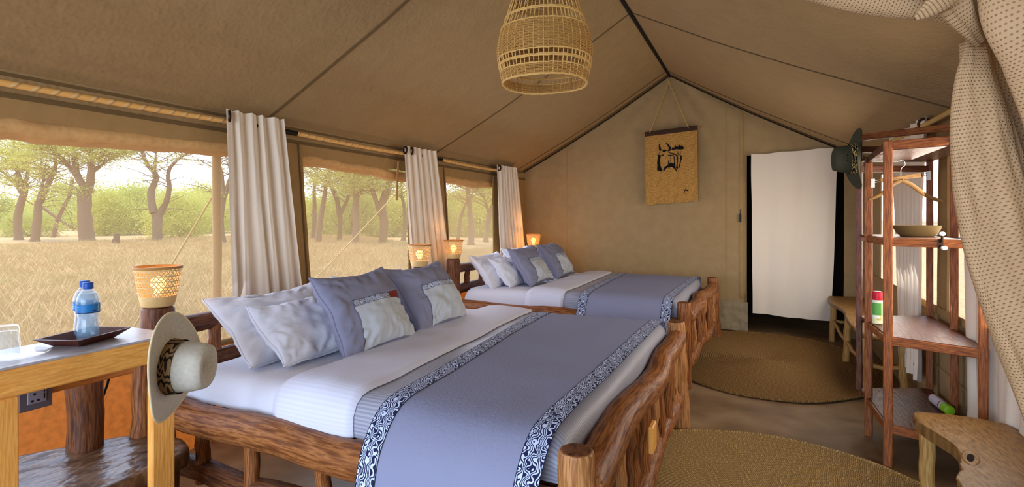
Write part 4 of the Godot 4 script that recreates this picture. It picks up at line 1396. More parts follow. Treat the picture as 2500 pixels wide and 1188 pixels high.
func cushion(called: String, label: String, at: Vector3, w: float, h: float, th: float, lean_deg: float, style: String, k: int) -> void:
	var t := thing(called, label, called, at - V(0, h * 0.36, 0), "white pillows" if style == "white" else "grey cushions")
	var o := V(0, h * 0.36, 0)
	var le := deg_to_rad(lean_deg)
	var ax := V(0.03 * sin(k * 2.0), 0.0, -1).normalized()
	var ay := V(-cos(le), sin(le), 0.04 * sin(k * 3.1)).normalized()
	var az := ax.cross(ay).normalized()
	var sd := k * 5.3
	var pt := func(u: float, v: float, side: float, off: float) -> Vector3:
		var pin := 0.085 if style != "white" else 0.06
		var x := w * 0.5 * u * (1.0 - pin * (1.0 - v * v)) 
		var y := h * 0.5 * v * (1.0 - pin * (1.0 - u * u))
		var m := maxf(0.0, (1.0 - u * u) * (1.0 - v * v))
		var z := th * 0.5 * pow(m, 0.40) * (1.0 + 0.12 * nz.get_noise_3d(u * 1.3, v * 1.3, sd))
		if v < 0.0:
			z *= 1.0 + 0.16 * absf(v) * (1.0 - absf(v)) * 2.0
		# creases that run in from the edges
		var edge := pow(1.0 - m, 3.0) * m * 4.0
		z += 0.016 * edge * sin(18.0 * (u if absf(v) > absf(u) else v) + 6.0 * nz.get_noise_3d(u * 2.0, v * 2.0, sd + 3.0))
		z += 0.006 * m * nz.get_noise_3d(u * 4.0 + sd, v * 3.0, side)
		var flop := 0.03 * nz.get_noise_3d(u * 0.9, v * 0.9, sd + 8.0)
		y -= (0.02 if style == "white" else 0.012) * (1.0 - u * u) * maxf(v, 0.0)
		return o + ax * x + ay * y + az * (side * (z + off) + flop)
	var mb := MB.new()
	for side in [1.0, -1.0]:
		mb.grid(48, 40, func(u: float, v: float) -> Vector3:
			return pt.call(sin((u - 0.5) * PI), sin((v - 0.5) * PI), side, 0.0), 1, 1, false, side < 0.0)
	part("cover", mb, M.white_cloth if style == "white" else M.cushion_grey, t)
	var edge := MB.new()
	var pts := []
	var rad := []
	for i in 81:
		var f := fposmod(i / 80.0, 1.0) * 4.0
		var q := int(f)
		var e := (f - q) * 2.0 - 1.0
		var uv2: Vector2 = [Vector2(e, -1), Vector2(1, e), Vector2(-e, 1), Vector2(-1, -e)][q % 4]
		pts.append(pt.call(uv2.x, uv2.y, 1.0, 0.0))
		rad.append(0.0045)
	edge.tube(pts, rad, 6, false)
	part("edge_seam", edge, M.white_cloth if style == "white" else M.cushion_grey, t)
	if style != "white":
		var P := func(called2: String, u0: float, u1: float, v0: float, v1: float, off: float, m: Material, lab: String) -> void:
			var g := MB.new()
			g.grid(40, 28, func(u: float, v: float) -> Vector3: return pt.call(lerpf(u0, u1, u), lerpf(v0, v1, v), 1.0, off), 1.6 if called2 == "patterned_band" else 1.0, 1.0)
			part(called2, g, m, t, lab)
		P.call("pale_panel", -0.60, 0.965, -0.965, 0.04, 0.0055, M.cushion_pale, "pale grey lower panel")
		P.call("patterned_band", -0.60, 0.965, 0.03, 0.20, 0.0065, M.band, "blue and white patterned band")
		if style == "grey_red":
			P.call("red_patch", 0.42, 0.965, 0.035, 0.195, 0.0080, M.red_patch, "dark red patch of the band")

func basket_lamp(label: String, at: Vector3, turn: float, power := 0.045) -> void:
	var t := thing("basket_lamp", label, "lamp", at, "basket lamps on the head posts")
	var r := func(y: float) -> float: return lerpf(0.067, 0.096, y / 0.185) + 0.001 * sin(PI * y / 0.185)
	var sh := MB.new()
	for dir in [-1.0, 1.0]:
		for k in 30:
			var a0 := TAU * k / 30.0 + turn
			var rr: float = 0.0006 if dir > 0 else -0.0006
			sh.grid(1, 8, func(u: float, v: float) -> Vector3:
				var y := 0.05 + 0.13 * v
				var a: float = a0 + dir * v * 1.15 + (u - 0.5) * 0.055
				return V(cos(a) * (r.call(y) + rr), y, sin(a) * (r.call(y) + rr)), 1, 1, false, true)
	for k in 5:
		var y := 0.068 + k * 0.025
		sh.grid(40, 1, func(u: float, v: float) -> Vector3: return V(cos(TAU * u) * (r.call(y) + 0.0016), y + (v - 0.5) * 0.0045, sin(TAU * u) * (r.call(y) + 0.0016)), 1, 1, false, true)
	part("woven_shade", sh, M.bamboo, t)
	var low := MB.new()
	low.lathe([Vector2(0.0001, 0.004), Vector2(0.058, 0.0), Vector2(0.066, 0.006), Vector2(r.call(0.03), 0.03), Vector2(r.call(0.05), 0.05), Vector2(r.call(0.05) - 0.004, 0.05), Vector2(0.064, 0.008)], 36)
	part("basket_foot", low, M.bamboo, t)
	var rim := MB.new()
	rim.lathe([Vector2(0.0935, 0.174), Vector2(0.0985, 0.174), Vector2(0.0995, 0.185), Vector2(0.0945, 0.186), Vector2(0.0935, 0.174)], 40)
	part("rim", rim, M.bamboo_rim, t)
	var holder := MB.new()
	holder.lathe([Vector2(0.0001, 0.004), Vector2(0.022, 0.005), Vector2(0.022, 0.05), Vector2(0.018, 0.062), Vector2(0.0001, 0.063)], 16)
	part("bulb_holder", holder, M.white_plastic, t)
	var bl := MB.new()
	bl.lathe([Vector2(0.0001, 0.063), Vector2(0.013, 0.064), Vector2(0.016, 0.075), Vector2(0.028, 0.095), Vector2(0.031, 0.108), Vector2(0.027, 0.125), Vector2(0.015, 0.136), Vector2(0.0001, 0.139)], 20)
	part("bulb", bl, M.bulb, t, "glowing warm bulb")
	var li := OmniLight3D.new()
	li.name = "lamp_light"
	li.light_color = Color(1.0, 0.70, 0.34)
	li.light_energy = power
	li.light_size = 0.025
	li.omni_range = 8.0
	li.omni_attenuation = 2.0
	li.shadow_enabled = true
	li.position = V(0, 0.105, 0)
	t.add_child(li)

func beds() -> void:
	make_bed(0, V(-0.495, 0, -1.53), V(-0.50, 0, -3.69), V(-2.52, 0, -1.54), V(-2.56, 0, -3.69), "on the bed beside the table", {"fold_n": -1.84, "fold_f": -1.90, "satin_n": -1.39, "satin_f": -1.50, "run_n": -1.25, "run_f": -1.42, "end_n": -0.60, "end_f": -0.56, "shift": 0.0})
	make_bed(1, V(-0.55, 0, -4.55), V(-0.48, 0, -6.60), V(-2.75, 0, -4.55), V(-2.72, 0, -6.55), "on the bed against the back wall", {"fold_n": -2.02, "fold_f": -1.95, "satin_n": -1.61, "satin_f": -1.62, "run_n": -1.44, "run_f": -1.52, "end_n": -0.66, "end_f": -0.60, "shift": -0.25})
	basket_lamp("lit basket lamp on the head post beside the water bottles", V(-2.52, 0.9885, -1.54), 0.0, 0.025)
	basket_lamp("lit basket lamp on the head post before the second white curtain", V(-2.56, 0.9885, -3.69), 0.3)
	basket_lamp("lit basket lamp on the head post before the far window", V(-2.75, 0.9885, -4.55), 0.7)
	basket_lamp("lit basket lamp in the corner throwing a glow on the back wall", V(-2.72, 0.9885, -6.55), 1.1, 0.13)

# ------------------------------------------------------------------ furniture and small things
func slab(mb: MB, outline: Array, top: float, thick: float, edge: float, sd: float) -> void:      # outline in (x, z); a plank with a rough live edge
	var pl := []
	for p in outline:
		pl.append(p)
	pl.append(outline[0])
	var n := 0
	var pts := curve(pl, 6)
	pts.pop_back()
	n = pts.size()
	var c := Vector2.ZERO
	for p in pts:
		c += p
	c /= n
	var prof := [[0.0, 0.0], [0.35, 0.0], [0.7, 0.0], [0.93, 0.0], [0.985, -0.05], [1.0, -0.25], [1.005, -0.6], [0.985, -0.95], [0.9, -1.0], [0.0, -1.0]]
	mb.grid(n, prof.size() - 1, func(u: float, v: float) -> Vector3:
		var i := int(round(u * n)) % n
		var q: Array = prof[int(round(v * (prof.size() - 1)))]
		var p: Vector2 = c + ((pts[i] as Vector2) - c) * q[0]
		var rough := edge * nz.get_noise_3d(p.x * 9.0, p.y * 9.0, sd + q[1] * 2.0) * (1.0 if q[0] > 0.9 else 0.0)
		return V(p.x + rough, top + thick * q[1] + 0.003 * nz.get_noise_3d(p.x * 2.0, p.y * 2.0, sd), p.y + rough), 1, 1, true, false)
	for i in mb.uv.size():
		mb.uv[i] = Vector2(mb.v[i].x * 1.0, mb.v[i].z)

func hat(called: String, label: String, at: Vector3, axis: Vector3, up: Vector3, r: float, felt: Material, bandm: Material, curl: float) -> void:
	var t := thing(called, label, "hat", at)
	var z := axis.normalized()
	var x := (up - z * up.dot(z)).normalized()
	var y := z.cross(x)
	var B := Basis(x, y, z)
	# brim: rises towards its rim at the two sides
	var brim := MB.new()
	for side in [1.0, -1.0]:
		brim.grid(64, 12, func(u: float, v: float) -> Vector3:
			var a := TAU * u
			var q := lerpf(0.50, 1.0, v)
			var rr := r * q * (1.0 + 0.05 * cos(2.0 * a))
			var lift := curl * pow((q - 0.5) * 2.0, 2.0) * (0.25 - 0.75 * cos(2.0 * a)) + 0.008 * sin(a * 3.0 + 1.0) * (q - 0.5)
			return B * V(cos(a) * rr, sin(a) * rr * 0.94, lift + side * 0.0018), 1, 1, true, side > 0)
	part("brim", brim, felt, t)
	var rim := MB.new()
	var pts := []
	var rad := []
	for k in 65:
		var a := TAU * k / 64.0
		pts.append(B * V(cos(a) * r * (1.0 + 0.05 * cos(2.0 * a)), sin(a) * r * 0.94 * (1.0 + 0.05 * cos(2.0 * a)), curl * (0.25 - 0.75 * cos(2.0 * a)) + 0.004 * sin(a * 3.0 + 1.0)))
		rad.append(0.0038)
	rim.tube(pts, rad, 6, false)
	part("rim", rim, M.hat_edge if felt == M.hat_cream else felt, t)
	var crown := MB.new()
	var prof := [[0.525, 0.0], [0.51, 0.03], [0.50, 0.055], [0.49, 0.085], [0.47, 0.102], [0.44, 0.122], [0.33, 0.128], [0.15, 0.113], [0.0, 0.106]]
	crown.grid(48, prof.size() - 1, func(u: float, v: float) -> Vector3:
		var q: Array = prof[int(round(v * (prof.size() - 1)))]
		var a := TAU * u
		var pinch: float = 1.0 - 0.16 * (q[1] / 0.126) * pow(maxf(0.0, cos(a - 0.3)), 6.0) - 0.10 * (q[1] / 0.126) * pow(maxf(0.0, -cos(a)), 4.0)
		var zz: float = q[1] * 1.05 - (0.014 * absf(cos(a)) * (1.0 - q[0] / 0.45) if q[0] < 0.45 else 0.0)
		return B * V(cos(a) * r * q[0] * pinch, sin(a) * r * q[0] * 0.88, zz), 1, 1, true, false)
	part("crown", crown, felt, t)
	var bd := MB.new()
	bd.grid(64, 4, func(u: float, v: float) -> Vector3:
		var a := TAU * u
		var zz := lerpf(0.002, 0.042, v)
		var q := lerpf(0.533, 0.515, v) + 0.012
		return B * V(cos(a) * r * q, sin(a) * r * q * 0.88, zz), 1, 1, true, false)
	part("animal_print_band", bd, bandm, t)
	for k in 3:
		var ey := MB.new()
		var a := -PI / 2 + (k - 1) * 0.22 + PI
		a = PI * 1.5 + (k - 1) * 0.20
		ey.ball(B * V(cos(a) * r * 0.505, sin(a) * r * 0.505 * 0.885, 0.068), V(0.004, 0.004, 0.004), 8)
		part("eyelet", ey, M.black, t)

func grain(mb: MB, axis: int) -> MB:      # runs the wood grain along an axis
	for i in mb.uv.size():
		var p := mb.v[i]
		mb.uv[i] = Vector2(p[(axis + 1) % 3] + p[(axis + 2) % 3], p[axis])
	return mb

func bottle(label: String, at: Vector3) -> void:
	var t := thing("water_bottle", label, "bottle", at, "water bottles on the tray")
	var wav := [Vector2(0.0001, 0.004), Vector2(0.024, 0.002), Vector2(0.0325, 0.010), Vector2(0.033, 0.03), Vector2(0.0315, 0.036), Vector2(0.0325, 0.044), Vector2(0.030, 0.062), Vector2(0.0285, 0.078), Vector2(0.031, 0.092), Vector2(0.0335, 0.098), Vector2(0.0335, 0.128), Vector2(0.0345, 0.134), Vector2(0.033, 0.146), Vector2(0.026, 0.164), Vector2(0.0165, 0.176), Vector2(0.0135, 0.180), Vector2(0.0135, 0.186)]
	var b := MB.new()
	b.lathe(wav, 32, Transform3D.IDENTITY, 12, 0.012)
	part("body", b, M.bottle_plastic, t)
	var w := MB.new()
	var inner := []
	for q in wav:
		if q.y < 0.168:
			inner.append(Vector2(maxf(q.x - 0.0012, 0.0001), q.y + 0.001))
	inner.append(Vector2(0.0001, inner[-1].y))
	w.lathe(inner, 28)
	part("water", w, M.bottle_water, t)
	var l := MB.new()
	l.lathe([Vector2(0.0345, 0.0975), Vector2(0.0345, 0.1285)], 32, Transform3D.IDENTITY)
	for i in l.uv.size():
		l.uv[i] = Vector2(l.uv[i].x * 2.0 + 0.1, (0.1285 - l.v[i].y) / 0.031)
	part("label_band", l, M.bottle_label, t, "blue paper label")
	var c := MB.new()
	c.lathe([Vector2(0.0145, 0.180), Vector2(0.0155, 0.183), Vector2(0.0155, 0.200), Vector2(0.014, 0.203), Vector2(0.0001, 0.203)], 36, Transform3D.IDENTITY, 18, 0.02)
	part("cap", c, M.cap_blue, t, "blue screw cap")

func rug(label: String, at: Vector3, rx: float, rz: float, m: Material, curl: float) -> void:
	var t := thing("sisal_rug", label, "rug", at)
	var coils := int(rx / 0.021)
	var mb := MB.new()
	for k in coils:
		var seg := int(clampf(TAU * rx * (k + 1) / coils / 0.03, 16, 200))
		var count := maxf(2.0, round(TAU * rx * (k + 0.5) / coils / 0.17))
		var turn := R(0, 1)
		mb.grid(seg, 4, func(u: float, v: float) -> Vector3:
			var a := TAU * u
			var q := (k + v) / coils
			var wob := 1.0 + (0.006 * sin(a * 5.0 + 1.0) + 0.004 * sin(a * 11.0)) * q
			var y := 0.008 + 0.005 * sin(PI * v) + 0.003 * nz.get_noise_3d(cos(a) * q * 3.0, sin(a) * q * 3.0, 2.0)
			y += curl * pow(q, 6.0) * (0.5 + 0.5 * sin(a * 2.0 + 0.6))
			return V(cos(a) * rx * q * wob, y, sin(a) * rz * q * wob), count, 1.0, true, true)
		for i in range(mb.uv.size() - (seg + 1) * 5, mb.uv.size()):
			mb.uv[i].x += turn
	part("coil", mb, m, t)
	var e := MB.new()
	var pts := []
	var rad := []
	for k in 121:
		var a := TAU * k / 120.0
		var wob := 1.0 + 0.006 * sin(a * 5.0 + 1.0) + 0.004 * sin(a * 11.0)
		pts.append(V(cos(a) * rx * wob, 0.010 + curl * (0.5 + 0.5 * sin(a * 2.0 + 0.6)), sin(a) * rz * wob))
		rad.append(0.0095)
	e.tube(pts, rad, 8, false)
	for i in e.uv.size():
		e.uv[i] = Vector2(e.uv[i].y * 4.0, e.uv[i].x)
	part("edge_coil", e, m, t)

func spray(label: String, at: Vector3, tip: Basis, body: Material, capm: Material, h: float, r: float) -> void:
	var t := thing("spray_can", label, "spray can", at)
	var x := Transform3D(tip, Vector3.ZERO)
	var b := MB.new()
	b.lathe([Vector2(0.0001, 0.003), Vector2(r * 0.94, 0.0), Vector2(r, 0.006), Vector2(r, h * 0.74)], 28, x)
	for i in b.uv.size():
		b.uv[i].y = h * 0.74 + r - b.uv[i].y
	part("body", b, body, t)
	var c := MB.new()
	c.lathe([Vector2(r * 0.97, h * 0.74), Vector2(r * 0.97, h * 0.97), Vector2(r * 0.88, h), Vector2(0.0001, h)], 28, x)
	part("cap", c, capm, t)

func bench(label: String, outline: Array, top: float, legs: Array, stretchers: Array, thick: float, sd: float) -> Node3D:
	var o := V(outline[0].x, 0, outline[0].y)
	var t := thing("bench", label, "bench", o)
	var s := MB.new()
	slab(s, outline, top, thick, 0.012, sd)
	for i in s.v.size():
		s.v[i] -= o
	part("seat", s, M.bench_wood, t)
	for l in legs:
		var mb := MB.new()
		log_mesh(mb, V(l[0] + l[2], 0.0, l[1] + l[3]) - o, V(l[0], top - thick * 0.5, l[1]) - o, 0.030, 0.034, l[0] * 7.0 + l[1], 0.006, 14)
		part("leg", mb, M.bench_leg, t)
	for q in stretchers:
		var mb := MB.new()
		log_mesh(mb, q[0] - o, q[1] - o, 0.018, 0.017, q[0].z, 0.012, 10)
		part("stretcher", mb, M.bench_leg, t)
	return t

func furniture() -> void:
	# ---- table by the window
	var o := V(-2.12, 0, -1.01)
	var t := thing("console_table", "narrow orange-stained wooden table with a grey top by the window", "table", o)
	var mb := MB.new()
	mb.box(V(0.09, 0.912, 0.0), V(0.075, 0.084, 0.55), 0.004)
	part("front_apron", grain(mb, 2), M.orange_wood, t)
	mb = MB.new()
	mb.box(V(-0.135, 0.912, 0.0), V(0.03, 0.084, 0.55), 0.004)
	part("frame_rail", grain(mb, 2), M.orange_wood, t)
	for z in [0.262, -0.262]:
		mb = MB.new()
		mb.box(V(-0.035, 0.912, z), V(0.17, 0.084, 0.025), 0.004)
		part("frame_rail", grain(mb, 0), M.orange_wood, t)
	mb = MB.new()
	mb.box(V(-0.015, 0.957, 0.0), V(0.285, 0.008, 0.555), 0.002)
	part("table_top", mb, M.table_top, t, "smooth grey top")
	mb = MB.new()
	mb.box(V(-0.105, 0.835, 0.0), V(0.028, 0.085, 0.50), 0.003)
	part("back_apron", grain(mb, 2), M.brown_orange, t)
	for z in [-0.231, 0.235]:
		mb = MB.new()
		mb.box(V(0.108, 0.435, z), V(0.034, 0.87, 0.084), 0.005)
		part("leg", grain(mb, 1), M.orange_wood, t)
	mb = MB.new()
	mb.box(V(-0.125, 0.435, 0.25), V(0.045, 0.87, 0.045), 0.004)
	part("leg", grain(mb, 1), M.brown_orange, t)
	mb = MB.new()
	mb.tube([V(0.12, 0.90, -0.24), V(0.225, 0.915, -0.20)], [0.009, 0.008], 8)
	part("peg", mb, M.brown_orange, t)
	var so := thing("power_socket", "grey double wall socket plate fixed under the table top", "socket", V(-2.206, 0.808, -0.945))
	mb = MB.new()
	mb.box(V(0, 0, 0), V(0.012, 0.106, 0.092), 0.003)
	part("plate", mb, M.socket_grey, so)
	mb = MB.new()
	mb.box(V(0.007, 0, -0.002), V(0.005, 0.064, 0.052), 0.002)
	part("face", mb, M.socket_face, so)
	mb = MB.new()
	for q in [[0.022, 0.012], [0.022, -0.004], [0.0, 0.006], [-0.022, 0.012], [-0.022, -0.004]]:
		mb.box(V(0.0095, q[0], q[1]), V(0.002, 0.007, 0.007), 0.0005)
	mb.box(V(0.0095, 0.010, -0.021), V(0.002, 0.018, 0.004), 0.0005)
	mb.box(V(0.0095, -0.012, -0.021), V(0.002, 0.018, 0.004), 0.0005)
	part("holes", mb, M.black, so)
	var sw := thing("white_switch", "small white plastic switch beside the table leg", "switch", V(-2.09, 0.806, -0.828))
	mb = MB.new()
	mb.box(Vector3.ZERO, V(0.028, 0.085, 0.014), 0.006)
	part("rocker", mb, M.white_plastic, sw)
	var cb := thing("power_cable", "black cable hanging behind the table", "cable", V(-2.34, 0.85, -1.17))
	mb = MB.new()
	var cp := curve([V(-0.20, -0.05, -0.185), V(-0.25, -0.11, -0.205), V(-0.265, -0.18, -0.205), V(-0.262, -0.28, -0.165), V(-0.26, -0.35, -0.12)], 6)
	var cr := []
	for i in cp.size():
		cr.append(0.0055)
	mb.tube(cp, cr, 8)
	part("cable", mb, M.black, cb)
	# ---- chair under it
	var ch := thing("log_chair", "rustic log seat with a wide polished slab, behind the table legs", "chair", V(-2.4, 0, -1.2))
	mb = MB.new()
	slab(mb, [Vector2(-2.66, -0.98), Vector2(-2.60, -1.15), Vector2(-2.50, -1.42), Vector2(-2.40, -1.47), Vector2(-2.12, -1.42), Vector2(-2.07, -1.30), Vector2(-2.06, -1.0), Vector2(-2.10, -0.72), Vector2(-2.4, -0.66), Vector2(-2.64, -0.74)], 0.455, 0.06, 0.003, 3.0)
	for i in mb.v.size():
		var p := mb.v[i]
		mb.v[i].y += 0.016 * sin((p.x + 2.3) * 13.0) if p.y > 0.43 else 0.0
		mb.v[i] -= V(-2.4, 0, -1.2)
		mb.uv[i] = Vector2(p.z * 0.6, p.x * 3.0)
	part("seat", mb, M.seat_wood, ch)
	for q in [[-0.135, -0.055, 0.062, 0.0], [-0.075, -0.235, 0.044, -0.03]]:
		mb = MB.new()
		log_mesh(mb, V(q[0], 0.40, q[1]), V(q[0] - 0.01, 0.875, q[1] + q[3]), q[2], q[2] * 1.05, q[0] * 30.0, 0.01, 16)
		part("back_post", mb, M.log_dark if q[2] > 0.05 else M.log, ch)
	for q in [[-0.2, 0.30], [-0.02, -0.2], [0.25, 0.35], [0.27, -0.14]]:
		mb = MB.new()
		log_mesh(mb, V(q[0], 0, q[1]), V(q[0], 0.42, q[1]), 0.04, 0.038, q[0] * 9.0, 0.008, 12)
		part("leg", mb, M.log_dark, ch)
	# ---- on the table
	var tr := thing("wooden_tray", "small dark flared wooden tray holding the water bottles", "tray", V(-2.155, 0.961, -1.065))
	mb = MB.new()
	var ring := func(w: float, d: float, y: float) -> Array: return [V(-w, y, -d), V(-w, y, d), V(w, y, d), V(w, y, -d)]
	var a0: Array = ring.call(0.048, 0.07, 0.0)
	var a1: Array = ring.call(0.082, 0.112, 0.030)
	var a2: Array = ring.call(0.074, 0.102, 0.030)
	var a3: Array = ring.call(0.043, 0.064, 0.006)
	for pr in [[a0, a1], [a1, a2], [a2, a3]]:
		for i in 4:
			mb.quad(pr[0][i], pr[0][(i + 1) % 4], pr[1][(i + 1) % 4], pr[1][i])
	mb.quad(a3[0], a3[1], a3[2], a3[3])
	mb.quad(a0[3], a0[2], a0[1], a0[0])
	for i in mb.v.size():
		mb.v[i] = Basis(Vector3.UP, 0.35) * mb.v[i]
		mb.n[i] = Basis(Vector3.UP, 0.35) * mb.n[i]
	part("dish", mb, M.tray_wood, tr)
	bottle("full clear water bottle with a blue cap in front on the tray", V(-2.145, 0.9675, -1.07))
	bottle("clear water bottle half hidden behind the other bottle on the tray", V(-2.215, 0.9675, -1.095))
	var gt := thing("tumbler", "upturned clear glass tumbler at the edge of the table", "glass", V(-2.135, 0.966, -0.835))
	mb = MB.new()
	mb.lathe([Vector2(0.038, 0.0), Vector2(0.0405, 0.001), Vector2(0.036, 0.085), Vector2(0.034, 0.094), Vector2(0.0001, 0.095)], 32)
	mb.lathe([Vector2(0.0001, 0.078), Vector2(0.033, 0.077), Vector2(0.0375, 0.001)], 32)
	part("bowl", mb, M.glass, gt)
	var gp := thing("glass_saucer", "flat clear glass dish lying on the table under the tumbler", "dish", V(-2.12, 0.9612, -0.855))
	mb = MB.new()
	mb.lathe([Vector2(0.0001, 0.0), Vector2(0.05, 0.0), Vector2(0.075, 0.004), Vector2(0.088, 0.011), Vector2(0.086, 0.012), Vector2(0.05, 0.004), Vector2(0.0001, 0.004)], 36)
	part("dish", mb, M.glass, gp)
	hat("cream_hat", "grey-cream felt hat with a tiger-striped band hung on the table corner", V(-1.885, 0.873, -1.195), V(0.87, -0.04, -0.49), V(0.10, 1, 0.05), 0.180, M.hat_cream, M.tiger, 0.022)
	# ---- corner shelf of red wood
	var P := {"C": V(0.66, 0, -3.57), "D": V(1.03, 0, -3.42), "F": V(1.055, 0, -3.95), "E": V(1.05, 0, -4.42), "A": V(0.62, 0, -4.23), "B": V(0.645, 0, -4.05)}
	var so2: Vector3 = P.C
	var sh := thing("corner_shelf", "tall open corner shelf of reddish wood beside the woven drape", "shelf", so2)
	for q in [["C", 1.825, 0.044, 0.0], ["D", 1.82, 0.038, 0.0], ["B", 1.78, 0.042, 0.0], ["A", 1.96, 0.036, 0.24], ["E", 1.95, 0.038, 0.0], ["F", 1.95, 0.040, 0.0]]:
		mb = MB.new()
		var p: Vector3 = P[q[0]] - so2
		mb.box(p + V(0, (q[1] + q[3]) / 2, 0), V(q[2], q[1] - q[3], q[2]), 0.004, Basis(Vector3.UP, -0.25))
		for i in mb.uv.size():
			mb.uv[i] = Vector2(mb.v[i].x + mb.v[i].z, mb.v[i].y)
		part("upright", mb, M.red_wood if q[0] != "A" else M.red_dark, sh)
	var rail := func(a: String, b: String, y0: float, y1: float, w: float, h: float, m: Material) -> void:
		var r := MB.new()
		r.bar(P[a] - so2 + V(0, y0, 0), P[b] - so2 + V(0, y1, 0), w, h, 0.003)
		for i in r.uv.size():
			r.uv[i] = Vector2(r.v[i].y, r.v[i].x + r.v[i].z)
		part("rail", r, m, sh)
	rail.call("C", "D", 1.80, 1.80, 0.034, 0.046, M.red_wood)
	rail.call("A", "F", 1.935, 1.935, 0.03, 0.042, M.red_wood)
	rail.call("A", "E", 1.855, 1.855, 0.026, 0.042, M.red_dark)
	rail.call("B", "C", 1.765, 1.80, 0.03, 0.04, M.red_dark)
	rail.call("A", "E", 1.725, 1.725, 0.026, 0.042, M.red_dark)
	for y in [1.262, 0.712, 0.225]:
		rail.call("C", "D", y, y, 0.032, 0.045, M.red_wood)
		rail.call("B", "C", y, y, 0.03, 0.04, M.red_wood)
		rail.call("A", "E", y, y, 0.026, 0.04, M.red_dark)
		rail.call("D", "F", y, y, 0.026, 0.04, M.red_dark)
	for y in [1.79, 1.285, 0.738, 0.25]:
		mb = MB.new()
		var pl := PackedVector2Array()
		for q in ["C", "D", "F", "E", "A", "B"]:
			var p: Vector3 = P[q] - so2
			pl.append(Vector2(p.x, -p.z))
		mb.prism(pl, 0.018, Transform3D(Basis(V(1, 0, 0), V(0, 0, -1), V(0, 1, 0)), V(0, y - 0.018, 0)))
		part("shelf_board", mb, M.red_dark, sh)
	hat("green_hat", "dark olive felt hat with a leopard-print band hung on the shelf", V(0.575, 1.775, -4.02), V(-0.985, 0.0, 0.09), V(0.04, 1, 0.0), 0.182, M.hat_green, M.leopard, 0.03)
	# hanger with clips
	var hg := thing("clothes_hanger", "wooden clothes hanger with metal clips hanging inside the shelf", "hanger", V(0.81, 1.60, -4.02))
	mb = MB.new()
	var ho := V(0.81, 1.60, -4.02)
	var arm := func(e: Vector3) -> MB:
		var g := MB.new()
		g.tube(curve([V(0, 0.03, 0), e * 0.25 + V(0, 0.028, 0), e * 0.6, e], 5), [0.013, 0.013, 0.013, 0.013, 0.013, 0.013, 0.013, 0.013, 0.013, 0.012, 0.012, 0.011, 0.011, 0.011, 0.010, 0.009], 10)
		return g
	part("shoulder", arm.call(V(-0.175, -0.09, 0.035)), M.bench_wood, hg)
	part("shoulder", arm.call(V(0.225, -0.105, -0.07)), M.bench_wood, hg)
	mb = MB.new()
	mb.bar(V(-0.115, 0.028, 0.03), V(0.115, 0.062, -0.035), 0.014, 0.026, 0.004)
	part("bar", mb, M.bench_wood, hg)
	for q in [[-0.155, 0.022, 0.042], [0.150, 0.066, -0.046]]:
		mb = MB.new()
		mb.box(V(q[0], q[1] - 0.008, q[2]), V(0.022, 0.06, 0.012), 0.003)
		part("clip", mb, M.metal, hg)
	mb = MB.new()
	for dy in [-0.006, 0.006]:
		mb.tube([V(-0.15, 0.023 + dy, 0.041), V(-0.11, 0.029 + dy, 0.03)], [0.002, 0.002], 5)
		mb.tube([V(0.11, 0.061 + dy, -0.034), V(0.148, 0.066 + dy, -0.045)], [0.002, 0.002], 5)
	mb.tube(curve([V(0, 0.03, 0), V(0, 0.10, 0), V(0.02, 0.125, 0), V(0.012, 0.155, 0), V(-0.012, 0.15, 0)], 5), [0.0025, 0.0025, 0.0025, 0.0025, 0.0025, 0.0025, 0.0025, 0.0025, 0.0025, 0.0025, 0.0025, 0.0025, 0.0025, 0.0025, 0.0025, 0.0025, 0.0025, 0.0025, 0.0025, 0.0025, 0.0025], 6)
	part("hook", mb, M.metal, hg)
	# basket tray, hook
	var bk := thing("basket_tray", "shallow olive-brown woven basket on the upper shelf board", "basket", V(0.86, 1.286, -3.88))
	mb = MB.new()
	mb.lathe([Vector2(0.0001, 0.0), Vector2(0.085, 0.0), Vector2(0.088, 0.004), Vector2(0.105, 0.022), Vector2(0.128, 0.062), Vector2(0.130, 0.066), Vector2(0.124, 0.066), Vector2(0.10, 0.024), Vector2(0.08, 0.008), Vector2(0.0001, 0.008)], 40, Transform3D(Basis.IDENTITY.scaled(V(0.95, 1, 0.85)), Vector3.ZERO), 40, 0.012)
	part("bowl", mb, M.wicker_dark, bk)
	var hk := thing("coat_hook", "double metal coat hook with white porcelain knobs on the upper shelf rail", "hook", V(0.868, 1.262, -3.465))
	mb = MB.new()
	mb.box(V(0, 0, 0.002), V(0.022, 0.05, 0.006), 0.003)
	mb.tube(curve([V(0, 0.01, 0.004), V(0, 0.02, 0.025), V(0.0, 0.045, 0.032)], 4), [0.006, 0.006, 0.006, 0.006, 0.006, 0.006, 0.006, 0.006, 0.006], 8)
	mb.tube(curve([V(0, -0.012, 0.004), V(0.0, -0.022, 0.03), V(0.002, -0.02, 0.045)], 4), [0.006, 0.006, 0.006, 0.006, 0.006, 0.006, 0.006, 0.006, 0.006], 8)
	part("bracket", mb, M.bronze, hk)
	for q in [V(0.0, 0.052, 0.033), V(0.003, -0.02, 0.052)]:
		mb = MB.new()
		mb.ball(q, V(0.015, 0.011, 0.015), 16)
		part("knob", mb, M.porcelain, hk, "white porcelain knob")
	spray("upright spray can with a red cap and green flowered print on the shelf", V(0.675, 0.7395, -3.945), Basis.IDENTITY, M.spray_print, M.spray_red, 0.20, 0.028)
	spray("white spray can with a lime cap lying on the lowest shelf board", V(0.985, 0.281, -4.08), Basis(V(1, 0, 0), V(0, 0, 1), V(0, -1, 0)) * Basis(V(0, 0, 1), -0.1), M.spray_white, M.spray_lime, 0.235, 0.029)
